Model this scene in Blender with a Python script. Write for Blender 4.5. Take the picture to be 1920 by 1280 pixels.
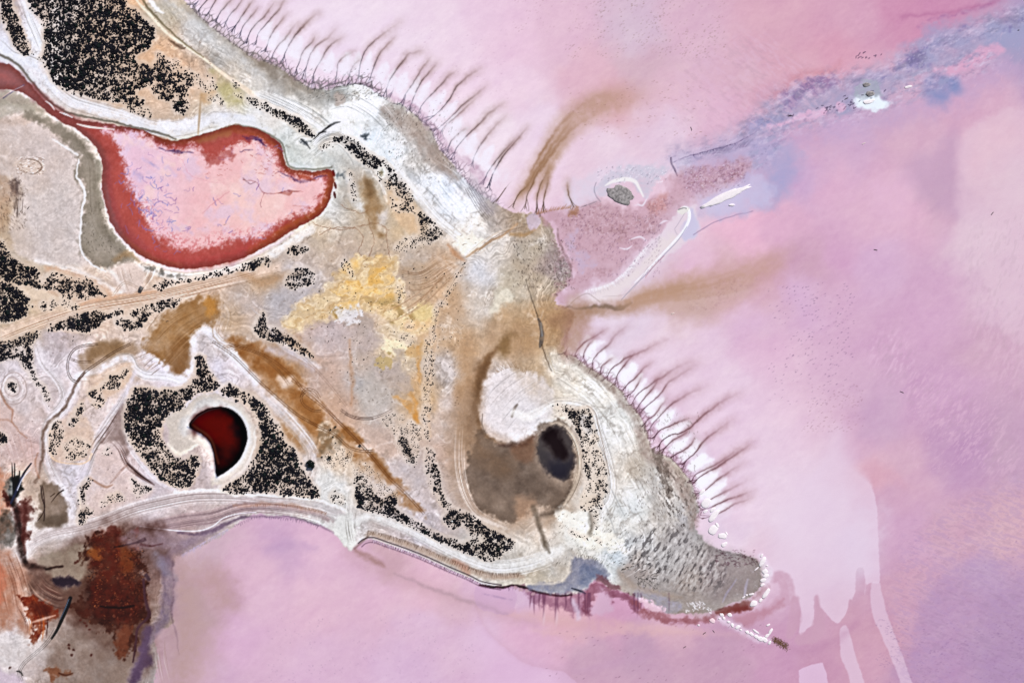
import bpy, math, random
import numpy as np

# ---------------------------------------------------------------- scene reset, camera, sky, sun, exposure
for o in list(bpy.data.objects):
    bpy.data.objects.remove(o, do_unlink=True)
scene = bpy.context.scene
COL = scene.collection

S = 0.45                      # metres per photograph pixel (wheel tracks 3.5 px apart = 1.6 m)
ALT = 800.0                   # flying height of the aircraft
cam_data = bpy.data.cameras.new("camera")
cam_data.sensor_width = 36.0
cam_data.lens = 36.0 * ALT / (1920 * S)
cam_data.clip_start = 1.0
cam_data.clip_end = 30000.0
cam = bpy.data.objects.new("camera", cam_data)
cam.location = (0, 0, ALT)
cam.rotation_euler = (0, 0, 0)
COL.objects.link(cam)
scene.camera = cam

SUN_EL, SUN_AZ = 45.0, 38.0   # degrees; azimuth clockwise from +Y (top of the picture)
world = bpy.data.worlds.new("World")
scene.world = world
world.use_nodes = True
nt = world.node_tree
bg = nt.nodes["Background"]
sky = nt.nodes.new("ShaderNodeTexSky")
sky.sky_type = 'NISHITA'
sky.sun_disc = False
sky.sun_elevation = math.radians(SUN_EL)
sky.sun_rotation = math.radians(SUN_AZ)
nt.links.new(sky.outputs[0], bg.inputs[0])
bg.inputs[1].default_value = 0.05

sun_data = bpy.data.lights.new("sun", 'SUN')
sun_data.energy = 4.7
sun_data.angle = math.radians(0.5)
sun_data.color = (1.0, 0.95, 0.90)
sun = bpy.data.objects.new("sun", sun_data)
sun.rotation_euler = (math.radians(90 - SUN_EL), 0, math.radians(180 - SUN_AZ))
sun.location = (300, 300, 600)
COL.objects.link(sun)

vs = scene.view_settings
vs.view_transform = 'Standard'
vs.look = 'None'
vs.gamma = 1.0
vs.use_curve_mapping = False
vs.exposure = 0.05
scene.render.film_transparent = False
scene.cycles.max_bounces = 4
scene.cycles.use_denoising = True

rng = np.random.default_rng(7)
random.seed(7)
F = np.float32

# ---------------------------------------------------------------- the survey grid: photo pixels -> metres on the ground
def axis(n, step):
    core = np.arange(-36, n + 36 + step, step)
    ext = []
    d, p = step, 0.0
    while p < 9000:
        d *= 1.22
        p += d
        ext.append(p)
    ext = np.array(ext)
    return np.concatenate([(core[0] - ext)[::-1], core, core[-1] + ext]).astype(F)

STEP = 1.5
gx, gy = axis(1920, STEP), axis(1280, STEP)
NX, NY = len(gx), len(gy)
PX, PY = np.meshgrid(gx, gy)

def wx(px): return (np.asarray(px) - 960.0) * S
def wy(py): return (640.0 - np.asarray(py)) * S

_tab = np.random.default_rng(99).random((64, 256, 256)).astype(F)
def vnoise(x, y, k):
    t = _tab[k % 64]
    xi, yi = np.floor(x), np.floor(y)
    fx, fy = (x - xi).astype(F), (y - yi).astype(F)
    xi = xi.astype(np.int32) & 255; yi = yi.astype(np.int32) & 255
    x1 = (xi + 1) & 255; y1 = (yi + 1) & 255
    fx = fx * fx * (3 - 2 * fx); fy = fy * fy * (3 - 2 * fy)
    a = t[yi, xi]; b = t[yi, x1]; c = t[y1, xi]; d = t[y1, x1]
    a = a + (b - a) * fx
    c = c + (d - c) * fx
    return a + (c - a) * fy

def fbm(x, y, scale, seed, octv=4, gain=0.55, ang=0.0, stretch=1.0):
    """fractal noise, about -1..1; features about `scale` px, drawn out `stretch` times along `ang` degrees"""
    ca, sa = math.cos(math.radians(ang)), math.sin(math.radians(ang))
    u = (x * ca + y * sa) / (scale * stretch)
    v = (-x * sa + y * ca) / scale
    out = np.zeros_like(u, dtype=F); amp, tot = 1.0, 0.0
    for i in range(octv):
        out += amp * (vnoise(u + 17.3 * i + seed * 3.1, v + 9.7 * i + seed * 5.7, seed * 7 + i) - 0.5)
        tot += amp; amp *= gain; u = u * 2.03; v = v * 2.03
    return out * (2.6 / tot)

def sstep(a, b, x):
    t = np.clip((x - a) / (b - a), 0, 1)
    return t * t * (3 - 2 * t)

def spline(pts, closed, n=4):
    p = np.asarray(pts, float)
    if len(p) < 3: return p
    out = []
    m = len(p)
    rngi = range(m) if closed else range(m - 1)
    for i in rngi:
        p0 = p[(i - 1) % m] if closed or i > 0 else p[0]
        p1 = p[i]; p2 = p[(i + 1) % m]
        p3 = p[(i + 2) % m] if closed or i + 2 < m else p[-1]
        for t in np.arange(n) / n:
            out.append(0.5 * ((2 * p1) + (-p0 + p2) * t + (2 * p0 - 5 * p1 + 4 * p2 - p3) * t * t + (-p0 + 3 * p1 - 3 * p2 + p3) * t ** 3))
    if not closed: out.append(p[-1])
    return np.array(out)

def sdf_coarse(pts, x0, y0, x1, y1, step):
    xs = np.arange(x0, x1 + step, step, dtype=F); ys = np.arange(y0, y1 + step, step, dtype=F)
    X, Y = np.meshgrid(xs, ys)
    d2 = np.full(X.shape, 1e12, F); ins = np.zeros(X.shape, bool)
    n = len(pts)
    for i in range(n):
        ax, ay = pts[i]; bx, by = pts[(i + 1) % n]
        ex, ey = bx - ax, by - ay
        L = ex * ex + ey * ey + 1e-9
        t = np.clip(((X - ax) * ex + (Y - ay) * ey) / L, 0, 1)
        dd = (X - ax - t * ex) ** 2 + (Y - ay - t * ey) ** 2
        np.minimum(d2, dd, out=d2)
        if ay != by:
            c = ((Y >= ay) != (Y >= by)) & (X < (bx - ax) * (Y - ay) / (by - ay) + ax)
            ins ^= c
    d = np.sqrt(d2)
    return np.where(ins, -d, d).astype(F)

def bilin(A, x0, y0, step, X, Y):
    u = np.clip((X - x0) / step, 0, A.shape[1] - 1.001); v = np.clip((Y - y0) / step, 0, A.shape[0] - 1.001)
    i = u.astype(np.int32); j = v.astype(np.int32)
    fu = (u - i).astype(F); fv = (v - j).astype(F)
    a = A[j, i] * (1 - fu) + A[j, i + 1] * fu
    b = A[j + 1, i] * (1 - fu) + A[j + 1, i + 1] * fu
    return a * (1 - fv) + b * fv

def box(x0, y0, x1, y1):
    i0, i1 = np.searchsorted(gx, x0), np.searchsorted(gx, x1)
    j0, j1 = np.searchsorted(gy, y0), np.searchsorted(gy, y1)
    return (slice(max(j0 - 1, 0), min(j1 + 1, NY)), slice(max(i0 - 1, 0), min(i1 + 1, NX)))

# wobble fields that keep every drawn edge natural
WA = [fbm(PX, PY, 70, 1), fbm(PX, PY, 70, 2)]
WB = [fbm(PX, PY, 16, 3, 3), fbm(PX, PY, 16, 4, 3)]
WC = [fbm(PX, PY, 5.5, 5, 2), fbm(PX, PY, 5.5, 6, 2)]

def sd(pts, wob=(3, 2, 1), smooth=True, pad=30, step=None):
    """signed distance (px, negative inside) of a traced outline, with wobbling edge -> (slices, array)"""
    p = spline(pts, True, 3) if smooth else np.asarray(pts, float)
    pad = pad + wob[0] + wob[1] + wob[2]
    x0, y0 = p.min(0) - pad; x1, y1 = p.max(0) + pad
    if step is None: step = 2.0 if max(x1 - x0, y1 - y0) < 500 else 4.0
    A = sdf_coarse(p, x0, y0, x1, y1, step)
    sl = box(x0, y0, x1, y1)
    X = PX[sl] + wob[0] * WA[0][sl] + wob[1] * WB[0][sl] + wob[2] * WC[0][sl]
    Y = PY[sl] + wob[0] * WA[1][sl] + wob[1] * WB[1][sl] + wob[2] * WC[1][sl]
    return sl, bilin(A, x0, y0, step, X, Y)

def srgb(c):
    c = np.asarray(c, float) / 255.0
    return np.where(c <= 0.04045, c / 12.92, ((c + 0.055) / 1.055) ** 2.4).astype(F)

C = np.zeros((NY, NX, 3), F)      # ground pigment, as 0..255 tone; turned to albedo at the end
H = np.zeros((NY, NX), F)         # height in metres

def lay(sl, m, col, a=1.0):
    m = (m * a)[..., None]
    C[sl] += (np.asarray(col, F) - C[sl]) * m

def poly(pts, col, a=1.0, fe=4.0, wob=(3, 2, 1), rag=0.0, ragscale=6.0, seed=11, mott=None, h=0.0, off=0.0, smooth=True):
    """fill a traced patch. rag breaks its edge up by noise; mott=(scale, strength) lets it vary inside"""
    if fe > 3:
        rag = rag + .45 * fe + 1.0; fe = fe * 1.45; ragscale = max(ragscale, fe * .9)
    sl, d = sd(pts, wob, smooth, pad=fe + rag * 2 + 4)
    d = d - off
    if rag: d = d + rag * fbm(PX[sl], PY[sl], ragscale, seed, 3)
    m = sstep(fe / 2, -fe / 2, d)
    if h: H[sl] += h * m
    if mott: m = m * np.clip(1 - mott[1] * (0.5 + 0.7 * fbm(PX[sl], PY[sl], mott[0], seed + 3, 4)), 0, 1)
    lay(sl, m, col, a)
    return sl, d

def stroke(pts, w, col, a=1.0, fe=1.5, smooth=True, wob=0.0, fade=None, h=0.0, brk=0.0, seed=21, sub=5):
    """line of varying width w (number or list per point) and opacity fade (list per point)"""
    p = np.asarray(pts, float)
    n = len(p)
    w = np.broadcast_to(np.asarray(w, float), (n,)) if np.ndim(w) == 0 or len(np.atleast_1d(w)) == n else np.interp(np.linspace(0, 1, n), np.linspace(0, 1, len(w)), w)
    f = np.ones(n) if fade is None else np.interp(np.linspace(0, 1, n), np.linspace(0, 1, len(fade)), fade)
    q = np.column_stack([p, w, f])
    if smooth and n > 2: q = spline(q, False, sub)
    q[:, 2] = np.maximum(q[:, 2], 0.1)
    wide = q[:, 2].max() > 5.5 and fe > 3
    if wide:
        fe = fe * 1.35; wob = max(wob, 2.5)
    pad = q[:, 2].max() / 2 + fe + 2 + abs(wob) * 2
    x0, y0 = q[:, :2].min(0) - pad; x1, y1 = q[:, :2].max(0) + pad
    sl = box(x0, y0, x1, y1)
    X = PX[sl]; Y = PY[sl]
    if X.size == 0: return
    if wob:
        X = X + wob * (WB[0][sl] + .4 * WC[0][sl]); Y = Y + wob * (WB[1][sl] + .4 * WC[1][sl])
    M = np.zeros(X.shape, F)
    r0, c0 = sl[0].start, sl[1].start
    for i in range(len(q) - 1):
        ax, ay, aw, af = q[i]; bx, by, bw, bf = q[i + 1]
        pd = max(aw, bw) / 2 + fe + 2 + abs(wob) * 2
        s2 = box(min(ax, bx) - pd, min(ay, by) - pd, max(ax, bx) + pd, max(ay, by) + pd)
        r = (slice(max(s2[0].start - r0, 0), max(s2[0].stop - r0, 0)), slice(max(s2[1].start - c0, 0), max(s2[1].stop - c0, 0)))
        xx = X[r]; yy = Y[r]
        if xx.size == 0: continue
        ex, ey = bx - ax, by - ay
        t = np.clip(((xx - ax) * ex + (yy - ay) * ey) / (ex * ex + ey * ey + 1e-9), 0, 1)
        dd = np.sqrt((xx - ax - t * ex) ** 2 + (yy - ay - t * ey) ** 2) - (aw + (bw - aw) * t) / 2
        m = sstep(fe / 2, -fe / 2, dd) * (af + (bf - af) * t)
        # thin lines narrower than the grid keep their weight through opacity
        M[r] = np.maximum(M[r], m)
    if wide: M = M * np.clip(.92 + .30 * fbm(PX[sl], PY[sl], 9, seed + 2, 4), 0, 1)
    if brk: M = M * np.clip(1 - brk * (0.6 + 1.0 * fbm(PX[sl], PY[sl], 8, seed, 3)), 0, 1)
    if h: H[sl] += h * M
    lay(sl, M, col, a)

def offset_line(pts, d):
    p = spline(pts, False, 4)
    t = np.gradient(p, axis=0)
    t /= np.linalg.norm(t, axis=1)[:, None] + 1e-9
    nrm = np.column_stack([-t[:, 1], t[:, 0]])
    d = np.interp(np.linspace(0, 1, len(p)), np.linspace(0, 1, len(np.atleast_1d(d))), np.atleast_1d(d))
    return p + nrm * d[:, None]

def strands(pts, width, n, cols, a=0.5, w=1.2, seed=1, jit=0.3, fe=1.4, part=0.6):
    """thin lines running along a band: silt lines on a beach, wheel marks on a road"""
    r = random.Random(seed)
    base = spline(pts, False, 4)
    L = len(base)
    for k in range(n):
        o = (r.random() - 0.5) * width
        line = offset_line(pts, [o * (1 + jit * r.uniform(-1, 1)), o * (1 + jit * r.uniform(-1, 1)), o * (1 + jit * r.uniform(-1, 1))])
        i0 = int(r.random() * (1 - part) * L); i1 = int(min(L, i0 + L * (part + r.random() * 0.3)))
        seg = line[i0:i1]
        if len(seg) < 3: continue
        stroke(seg, w * r.uniform(0.7, 1.6), cols[r.randrange(len(cols))], a * r.uniform(0.4, 1.0), fe, smooth=False, fade=[0, 1, 1, 0])

def fringe(pts, spacing, length, col, a=0.6, w=1.2, seed=1, side=1, lean=0.0, fe=1.3, start=0.0):
    """short hairs standing off a line (side +1 = left hand of travel in picture coordinates turned down)"""
    r = random.Random(seed)
    p = spline(pts, False, 8)
    s = np.concatenate([[0], np.cumsum(np.linalg.norm(np.diff(p, axis=0), axis=1))])
    u = 0.0
    while u < s[-1]:
        x = np.interp(u, s, p[:, 0]); y = np.interp(u, s, p[:, 1])
        x2 = np.interp(min(u + 2, s[-1]), s, p[:, 0]); y2 = np.interp(min(u + 2, s[-1]), s, p[:, 1])
        tx, ty = x2 - x, y2 - y
        n = math.hypot(tx, ty) + 1e-9
        nx, ny = -ty / n * side, tx / n * side
        nx += lean * tx / n + r.uniform(-.2, .2); ny += lean * ty / n + r.uniform(-.2, .2)
        l = length * r.uniform(0.35, 1.15)
        st = start * r.uniform(0.3, 1.4)
        stroke([(x + nx * st, y + ny * st), (x + nx * (st + l * .5) + r.uniform(-1, 1), y + ny * (st + l * .5)), (x + nx * (st + l), y + ny * (st + l))],
               [w * 1.3, w, w * .5], col, a * r.uniform(.5, 1), fe, fade=[1, .8, .0], sub=2)
        u += spacing * r.uniform(.5, 1.6)

def anchors(arr, r=26.0, pw=2.2, wa=10.0):
    """smooth colour field through sampled tones"""
    arr = np.asarray(arr, float)
    st = 8.0
    xs = np.arange(-48, 1976, st); ys = np.arange(-48, 1336, st)
    X, Y = np.meshgrid(xs, ys)
    num = np.zeros(X.shape + (3,)); den = np.zeros(X.shape)
    for x, y, cr, cg, cb in arr:
        w = 1.0 / ((X - x) ** 2 + (Y - y) ** 2 + r * r) ** pw
        num += w[..., None] * np.array([cr, cg, cb]); den += w
    A = (num / den[..., None]).astype(F)
    XX = PX + wa * WA[0] + 5 * WB[0]; YY = PY + wa * WA[1] + 5 * WB[1]
    return np.stack([bilin(A[..., k], -48, -48, st, XX, YY) for k in range(3)], -1)

def marble(mask, scale, seed, k, col, a, warp=6.0, ang=0.0, stretch=1.0, gate=None):
    """thin wandering lines (old strand lines, salt veins): the zero contour of a noise field"""
    f = fbm(PX + warp * WB[0], PY + warp * WB[1], scale, seed, 3, .5, ang, stretch)
    m = np.exp(-(f * k) ** 2).astype(F)
    if gate is not None:
        m *= sstep(gate, gate + .35, fbm(PX, PY, scale * 1.7, seed + 9, 3))
    C[:] += (np.asarray(col, F) - C) * (m * mask * a)[..., None]

def cell_edges(x, y, size, seed, ang=0.0, stretch=1.0):
    """distance between nearest and second nearest of scattered points, in cell units (small on the cell walls)"""
    ca, sa = math.cos(math.radians(ang)), math.sin(math.radians(ang))
    u = (x * ca + y * sa) / (size * stretch); v = (-x * sa + y * ca) / size
    iu = np.floor(u).astype(np.int32); iv = np.floor(v).astype(np.int32)
    f1 = np.full(u.shape, 9.0, F); f2 = np.full(u.shape, 9.0, F)
    for dj in (-1, 0, 1):
        for di in (-1, 0, 1):
            a, b = (iu + di), (iv + dj)
            jx = _tab[seed % 64][b & 255, a & 255]; jy = _tab[(seed + 1) % 64][b & 255, a & 255]
            d = np.hypot(u - a - jx, v - b - jy)
            f2 = np.minimum(f2, np.maximum(f1, d)); f1 = np.minimum(f1, d)
    return f2 - f1

def boxblur(A, n):
    for ax in (0, 1):
        P = np.concatenate([np.repeat(np.take(A, [0], ax), n + 1, ax), A, np.repeat(np.take(A, [-1], ax), n, ax)], ax)
        cs = np.cumsum(P, axis=ax, dtype=np.float64)
        L = A.shape[ax]
        A = ((np.take(cs, np.arange(2 * n + 1, 2 * n + 1 + L), ax) - np.take(cs, np.arange(0, L), ax)) / (2 * n + 1)).astype(F)
    return A

# ---------------------------------------------------------------- the lake: tones of brine and salt bed
LAKE = anchors([
 (420,5,238,218,232),(560,40,243,222,235),(640,70,244,224,238),(700,30,246,224,236),(850,100,241,214,229),(760,90,243,222,234),(900,250,244,228,238),(800,30,242,216,230),(960,60,234,198,218),(900,20,234,200,220),
 (960,160,240,212,228),(1000,240,240,220,234),(1050,60,228,192,210),(1190,50,216,192,210),(1200,130,216,184,197),(1300,60,222,186,204),(1450,50,219,173,191),(1600,40,216,168,191),(1700,25,210,152,181),(1750,8,206,146,179),
 (1100,150,228,188,202),(1150,190,224,180,188),(1250,180,227,191,206),(1400,150,222,184,200),(1500,120,222,176,191),(1350,220,228,190,210),(1250,250,232,208,225),(1150,270,238,216,230),(1450,200,216,166,187),(1560,110,220,166,187),(1520,160,218,165,184),(1390,235,222,176,200),
 (1800,200,215,172,196),(1650,225,216,178,200),(1600,260,213,178,206),(1500,330,210,178,210),(1550,350,223,181,206),(1700,280,219,181,201),(1850,290,230,194,208),(1900,350,228,202,214),(1750,350,206,170,191),(1850,450,228,202,216),
 (1640,400,224,184,206),(1700,380,226,184,206),(1640,500,218,182,210),(1700,620,213,172,201),(1500,560,218,182,211),(1560,480,216,172,202),(1900,560,223,194,211),(1850,650,213,176,197),(1750,560,215,175,203),(1750,750,209,168,199),(1650,780,209,174,201),(1800,850,199,160,193),(1900,850,203,168,193),
 (1700,870,218,180,199),(1650,900,222,175,191),(1600,820,219,180,203),(1550,830,227,196,214),(1500,900,233,209,225),(1560,960,228,205,223),(1480,980,236,216,230),(1620,1000,224,206,226),(1660,950,213,172,196),(1700,1000,211,170,199),(1800,1000,214,174,192),(1900,1000,218,180,192),
 (1850,1080,196,165,196),(1780,1150,193,158,190),(1880,1150,186,154,186),(1700,1100,211,168,189),(1650,1180,209,164,184),(1750,1230,190,154,188),(1880,1250,182,150,184),(1620,1240,211,166,187),(1470,1240,206,161,189),(1540,1260,206,160,184),
 (1430,760,232,200,219),(1460,830,230,200,218),(1350,700,233,206,223),(1330,640,232,205,224),(1250,650,237,216,230),(1180,610,230,212,228),(1400,600,226,192,216),(1420,660,226,188,212),(1300,480,233,197,216),(1400,430,238,192,212),(1460,420,226,182,206),(1440,520,214,172,184),(1360,545,208,170,172),(1300,560,206,176,170),(1520,500,210,170,190),
 (1440,1030,228,200,216),(1400,930,236,212,228),(1470,900,234,210,226),(1380,1000,232,212,228),
 (1000,1200,224,181,206),(960,1150,226,184,206),(1200,1215,196,160,184),(1100,1250,204,166,188),(1350,1230,199,160,184),(1000,1270,224,188,214),(1050,1150,224,178,188),(1250,1180,216,176,192),(1150,1150,214,166,192),
 (600,1030,228,191,211),(545,1035,208,172,201),(600,1130,228,191,209),(500,1120,226,190,210),(480,1080,224,187,206),(420,1110,204,168,184),(370,1050,208,180,192),(350,1150,188,160,166),(340,1220,194,164,172),(380,1250,215,180,205),(450,1200,222,184,210),(600,1230,222,187,211),(750,1250,222,190,216),(800,1180,226,194,216),(800,1100,228,189,205),(700,1100,228,190,210),(720,1050,206,170,180),(850,1130,222,188,200),(900,1200,224,192,216),(680,1060,222,184,206),(900,1115,220,186,208),(980,1120,214,184,208),
 (1960,640,214,180,200),(1960,60,176,160,196)], r=25, pw=2.0, wa=24)
LAKE = LAKE * np.array([1.0, .993, .978], F)
_near = sstep(520, 0, np.hypot(PX - 640, (PY - 60) * 1.6))[..., None]
LAKE = LAKE + (np.array((240, 225, 237), F) - LAKE) * _near * .55
_milk = (sstep(150, 20, np.abs((PX - 1400) * .86 - (PY - 830) * .5)) * sstep(260, 60, np.abs((PX - 1400) * .5 + (PY - 830) * .86)))[..., None]
LAKE = LAKE + (np.array((240, 222, 234), F) - LAKE) * _milk * .4
C[:] = LAKE

# ---------------------------------------------------------------- the spit and the flats behind it: tones of silt, clay, sand and salt
LAND = anchors([
 (10,20,202,188,182),(62,20,224,216,216),(68,70,230,232,236),(20,80,216,212,214),(200,80,214,188,164),(265,15,228,190,150),(300,100,228,192,156),(340,130,228,194,162),(300,30,205,196,176),(380,60,206,202,194),(420,110,203,198,188),(460,150,216,213,206),(360,150,224,197,170),(430,180,206,198,156),(400,150,222,200,178),(420,205,222,214,204),
 (520,120,172,164,152),(560,150,176,170,158),(620,172,192,192,184),(700,190,234,238,236),(650,215,240,244,242),(720,225,198,196,188),(780,250,204,198,188),(830,285,176,162,150),(800,300,208,204,196),(700,270,226,233,234),(740,290,230,235,234),(560,200,228,230,226),(500,215,224,222,216),(550,285,206,210,202),(600,300,212,214,206),(570,260,220,222,216),(640,330,206,206,198),(660,350,196,190,180),
 (820,340,230,234,236),(860,385,232,237,240),(880,430,236,231,221),(890,345,206,204,204),(930,400,188,176,164),(980,415,190,170,146),(1000,470,196,184,164),(1040,490,176,158,150),(960,540,208,200,182),(1010,540,200,184,160),(940,600,204,176,140),(985,640,192,158,114),(1030,600,196,162,120),(900,520,216,212,208),(900,570,218,208,194),(920,470,220,212,200),(875,630,212,182,146),(845,690,208,200,194),(845,570,208,180,148),
 (870,740,208,180,152),(845,760,212,200,192),(850,800,210,196,186),(845,850,208,186,170),(860,930,206,192,182),(940,730,218,210,206),(970,770,220,217,214),(930,800,222,214,210),(1010,700,208,188,160),(1050,700,218,212,198),(1100,740,228,224,212),(1150,790,222,220,210),(1140,830,224,222,214),(1150,880,224,220,210),(1200,870,200,192,178),(1180,950,222,222,214),(1250,950,198,192,182),(1290,1000,184,178,172),
 (1240,1050,192,190,184),(1350,1060,158,148,146),(1400,1080,160,142,134),(1300,1100,168,152,140),(1200,1080,186,172,160),(1150,1050,208,214,212),(1100,1000,230,229,218),(1000,1000,218,206,190),(1000,1030,218,214,204),(1000,1070,208,198,178),(950,1060,202,198,188),(1060,1050,206,198,184),(900,1050,204,198,188),
 (700,430,208,192,168),(600,430,214,197,172),(620,400,208,204,194),(680,380,202,186,160),(560,470,212,197,182),(640,470,210,192,172),(760,420,216,194,160),(780,490,206,192,176),(720,470,212,192,166),(830,500,204,176,146),(560,510,204,199,199),(500,530,204,178,148),(520,560,196,190,188),(620,640,208,191,184),(680,650,206,190,176),(760,620,226,208,176),(740,660,228,206,168),(720,700,200,186,174),(690,740,200,192,182),(600,700,208,186,172),(550,680,196,160,122),(640,770,208,180,158),(700,830,210,190,176),(745,890,208,196,190),(800,970,208,198,196),(640,870,226,206,180),(620,910,220,220,214),(560,800,196,158,116),(790,740,216,186,146),(800,620,218,188,150),(830,620,210,186,158),
 (60,290,214,197,184),(80,400,214,204,194),(120,450,214,204,194),(20,330,208,188,168),(15,420,206,186,160),(230,520,228,219,210),(230,535,222,204,190),(100,570,224,198,168),(60,610,212,188,152),(200,560,224,198,174),(300,545,226,203,182),(400,515,220,194,170),(260,570,222,200,178),
 (130,690,216,207,207),(110,640,208,194,190),(60,690,218,208,206),(40,750,214,202,198),(90,800,214,200,197),(60,850,213,188,181),(15,780,218,198,188),(150,830,222,202,186),(200,720,222,200,180),(200,780,224,212,208),(230,870,218,198,190),(150,900,220,213,214),(60,900,198,180,164),(60,980,202,192,182),(210,940,224,208,198),(290,880,212,198,196),(330,700,222,216,222),(300,950,214,200,196),(450,940,206,192,186),(400,640,216,204,198),(430,700,220,212,214),(500,760,218,200,184),(560,880,216,206,200),(340,610,206,180,150),(440,600,206,184,158),(460,580,208,196,188),
 (60,1010,208,196,188),(110,1000,206,192,182),(200,985,208,190,180),(15,1100,206,172,152),(60,1090,188,158,140),(20,1200,212,202,196),(60,1240,202,190,184),(140,1220,186,172,162),(200,1240,182,170,160),(130,1060,168,150,132),(300,1010,180,158,160),(180,1080,120,84,62),(240,1250,180,168,160),(-60,640,206,188,168)], r=20)

SHORE_UP = [(330,-30),(345,0),(365,22),(395,48),(430,76),(465,100),(490,112),(517,122),(542,138),(562,153),(587,167),(630,164),(660,157),(692,163),(712,179),(732,193),(752,197),(775,213),(790,226),(807,239),(815,260),(830,283),(847,301),(857,314),(880,345),(902,364),(930,382),(960,395),(1005,402),(1035,425),(1045,460),(1067,500),(1071,527),(1050,550),(1042,567),(1066,578),(1078,592),(1068,620),(1057,655)]
SHORE_RT = [(1057,662),(1080,669),(1100,686),(1120,698),(1140,713),(1165,733),(1180,757),(1202,781),(1213,812),(1225,846),(1257,858),(1280,883),(1297,906),(1308,940),(1313,957),(1303,975),(1310,998),(1330,1020),(1360,1032),(1397,1038),(1420,1051),(1428,1080),(1425,1102),(1405,1120)]
SHORE_LO = [(1370,1132),(1330,1147),(1292,1150),(1250,1146),(1220,1133),(1190,1118),(1167,1110),(1142,1102),(1120,1086),(1102,1098),(1090,1111),(1070,1116),(1045,1116),(1010,1110),(985,1101),(960,1097),(942,1102),(905,1096),(880,1083),(842,1068),(800,1048),(762,1033),(725,1021),(695,1011),(680,1013),(665,1027),(655,1031),(635,1010),(620,990),(597,981),(555,971),(517,966),(478,964),(450,978),(425,997),(390,1017),(350,1036),(327,1048),(325,1100),(322,1145),(327,1170),(290,1186),(297,1235),(287,1290),(287,1330)]
far = [(200,2000),(-4000,9000),(-9000,9000),(-9000,-9000),(-3000,-9000),(100,-500)]
land_outline = list(map(tuple, spline(SHORE_UP, False, 3))) + list(map(tuple, spline(SHORE_RT, False, 3))) + list(map(tuple, spline(SHORE_LO, False, 3)))
_pl = np.array(land_outline + [(200,1700),(-400,1700),(-400,-400),(200,-400)], float)
_A = sdf_coarse(_pl, -200, -200, 2120, 1480, 4.0)
XX = PX + 2 * WA[0] + 2.2 * WB[0] + 1.6 * WC[0]; YY = PY + 2 * WA[1] + 2.2 * WB[1] + 1.6 * WC[1]
SD = bilin(_A, -200, -200, 4.0, XX, YY)
# beyond the surveyed margin the shore runs on
SD = np.where((PX < -190) & (PX < 1e9), np.minimum(SD, -20), SD).astype(F)
SD = np.where((PY < -190), (PX - 230 - 0.3 * (PY + 190)) * 0.7, SD).astype(F)
SD = np.where((PY > 1470), (PX - 250 - 0.2 * (PY - 1470)) * 0.7, SD).astype(F)
SD = np.where((PX > 2110), np.maximum(SD, 60), SD).astype(F)
m_land = sstep(2.2, -2.2, SD + 1.4 * fbm(PX, PY, 4, 12, 2))
C += (LAND - C) * m_land[..., None]
# silt mottling: the land is never one tone
n1 = fbm(PX, PY, 38, 14, 5); n2 = fbm(PX, PY, 11, 15, 4); n3 = fbm(PX, PY, 5, 16, 3)
C += ((n1 * 6 + n2 * 4 + n3 * 2) * m_land)[..., None] * np.array([1, 1.02, 1.08], F)
warm = fbm(PX, PY, 55, 17, 4) * m_land
C += warm[..., None] * np.array([4, -1, -7], F)
# the lake bed carries broad wind streaks and fine dark specks
n_l = fbm(PX, PY, 60, 18, 4, ang=-22, stretch=2.2) * (1 - m_land)
n_l2 = fbm(PX, PY, 7, 19, 3, ang=-30, stretch=2.0) * (1 - m_land)
C += (n_l * 4.2 + n_l2 * 3.0)[..., None] * np.array([.8, 1, .7], F)
n_l3 = fbm(PX, PY, 3.2, 20, 2, ang=-40, stretch=1.5) * (1 - m_land)
C += (n_l3 * 1.6)[..., None] * np.array([.8, 1, .8], F)
n_l4 = fbm(PX, PY, 26, 24, 4, ang=-35, stretch=1.6) * (1 - m_land)
C += n_l4[..., None] * np.array([2.0, 3.6, 1.2], F)
# salt scurf, strand lines and veins over the whole spit
marble(m_land, 34, 26, 9, (246,244,240), .2, gate=0)
marble(m_land, 22, 27, 8, (150,134,118), .22, gate=0.15)
marble(m_land, 14, 28, 6, (250,248,244), .15, gate=0.15)
marble(m_land, 11, 29, 5, (128,112,98), .16, gate=.3)
# strand lines: falling water has left fine contours along every shore and round every hollow
st = vnoise(SD / 2.3 + 2.5 * WA[0] + 1.2 * WB[0], PX / 90 + PY / 130 + WA[1], 40) - .5 + .6 * (vnoise(SD / 1.3 + 1.5 * WB[1], PX / 50 + PY / 60, 41) - .5)
C += (st * 26 * sstep(-2, -8, SD) * sstep(-95, -20, SD) * sstep(-.5, .5, fbm(PX, PY, 70, 42, 3)))[..., None]
g = fbm(PX, PY, 110, 43, 4, .5)
st = vnoise(g * 34 + .8 * WB[0], PX / 70 + PY / 90, 44) - .5 + .5 * (vnoise(g * 70 + WB[1], PX / 40 + PY / 40, 45) - .5)
C += (st * 17 * m_land * sstep(-.35, .35, fbm(PX, PY, 60, 46, 3)))[..., None]
sp = fbm(PX, PY, 3.4, 30, 2)
C += (sp * 3 * m_land)[..., None]

# ================================================================ lake features
LB = (166, 162, 192)
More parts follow.
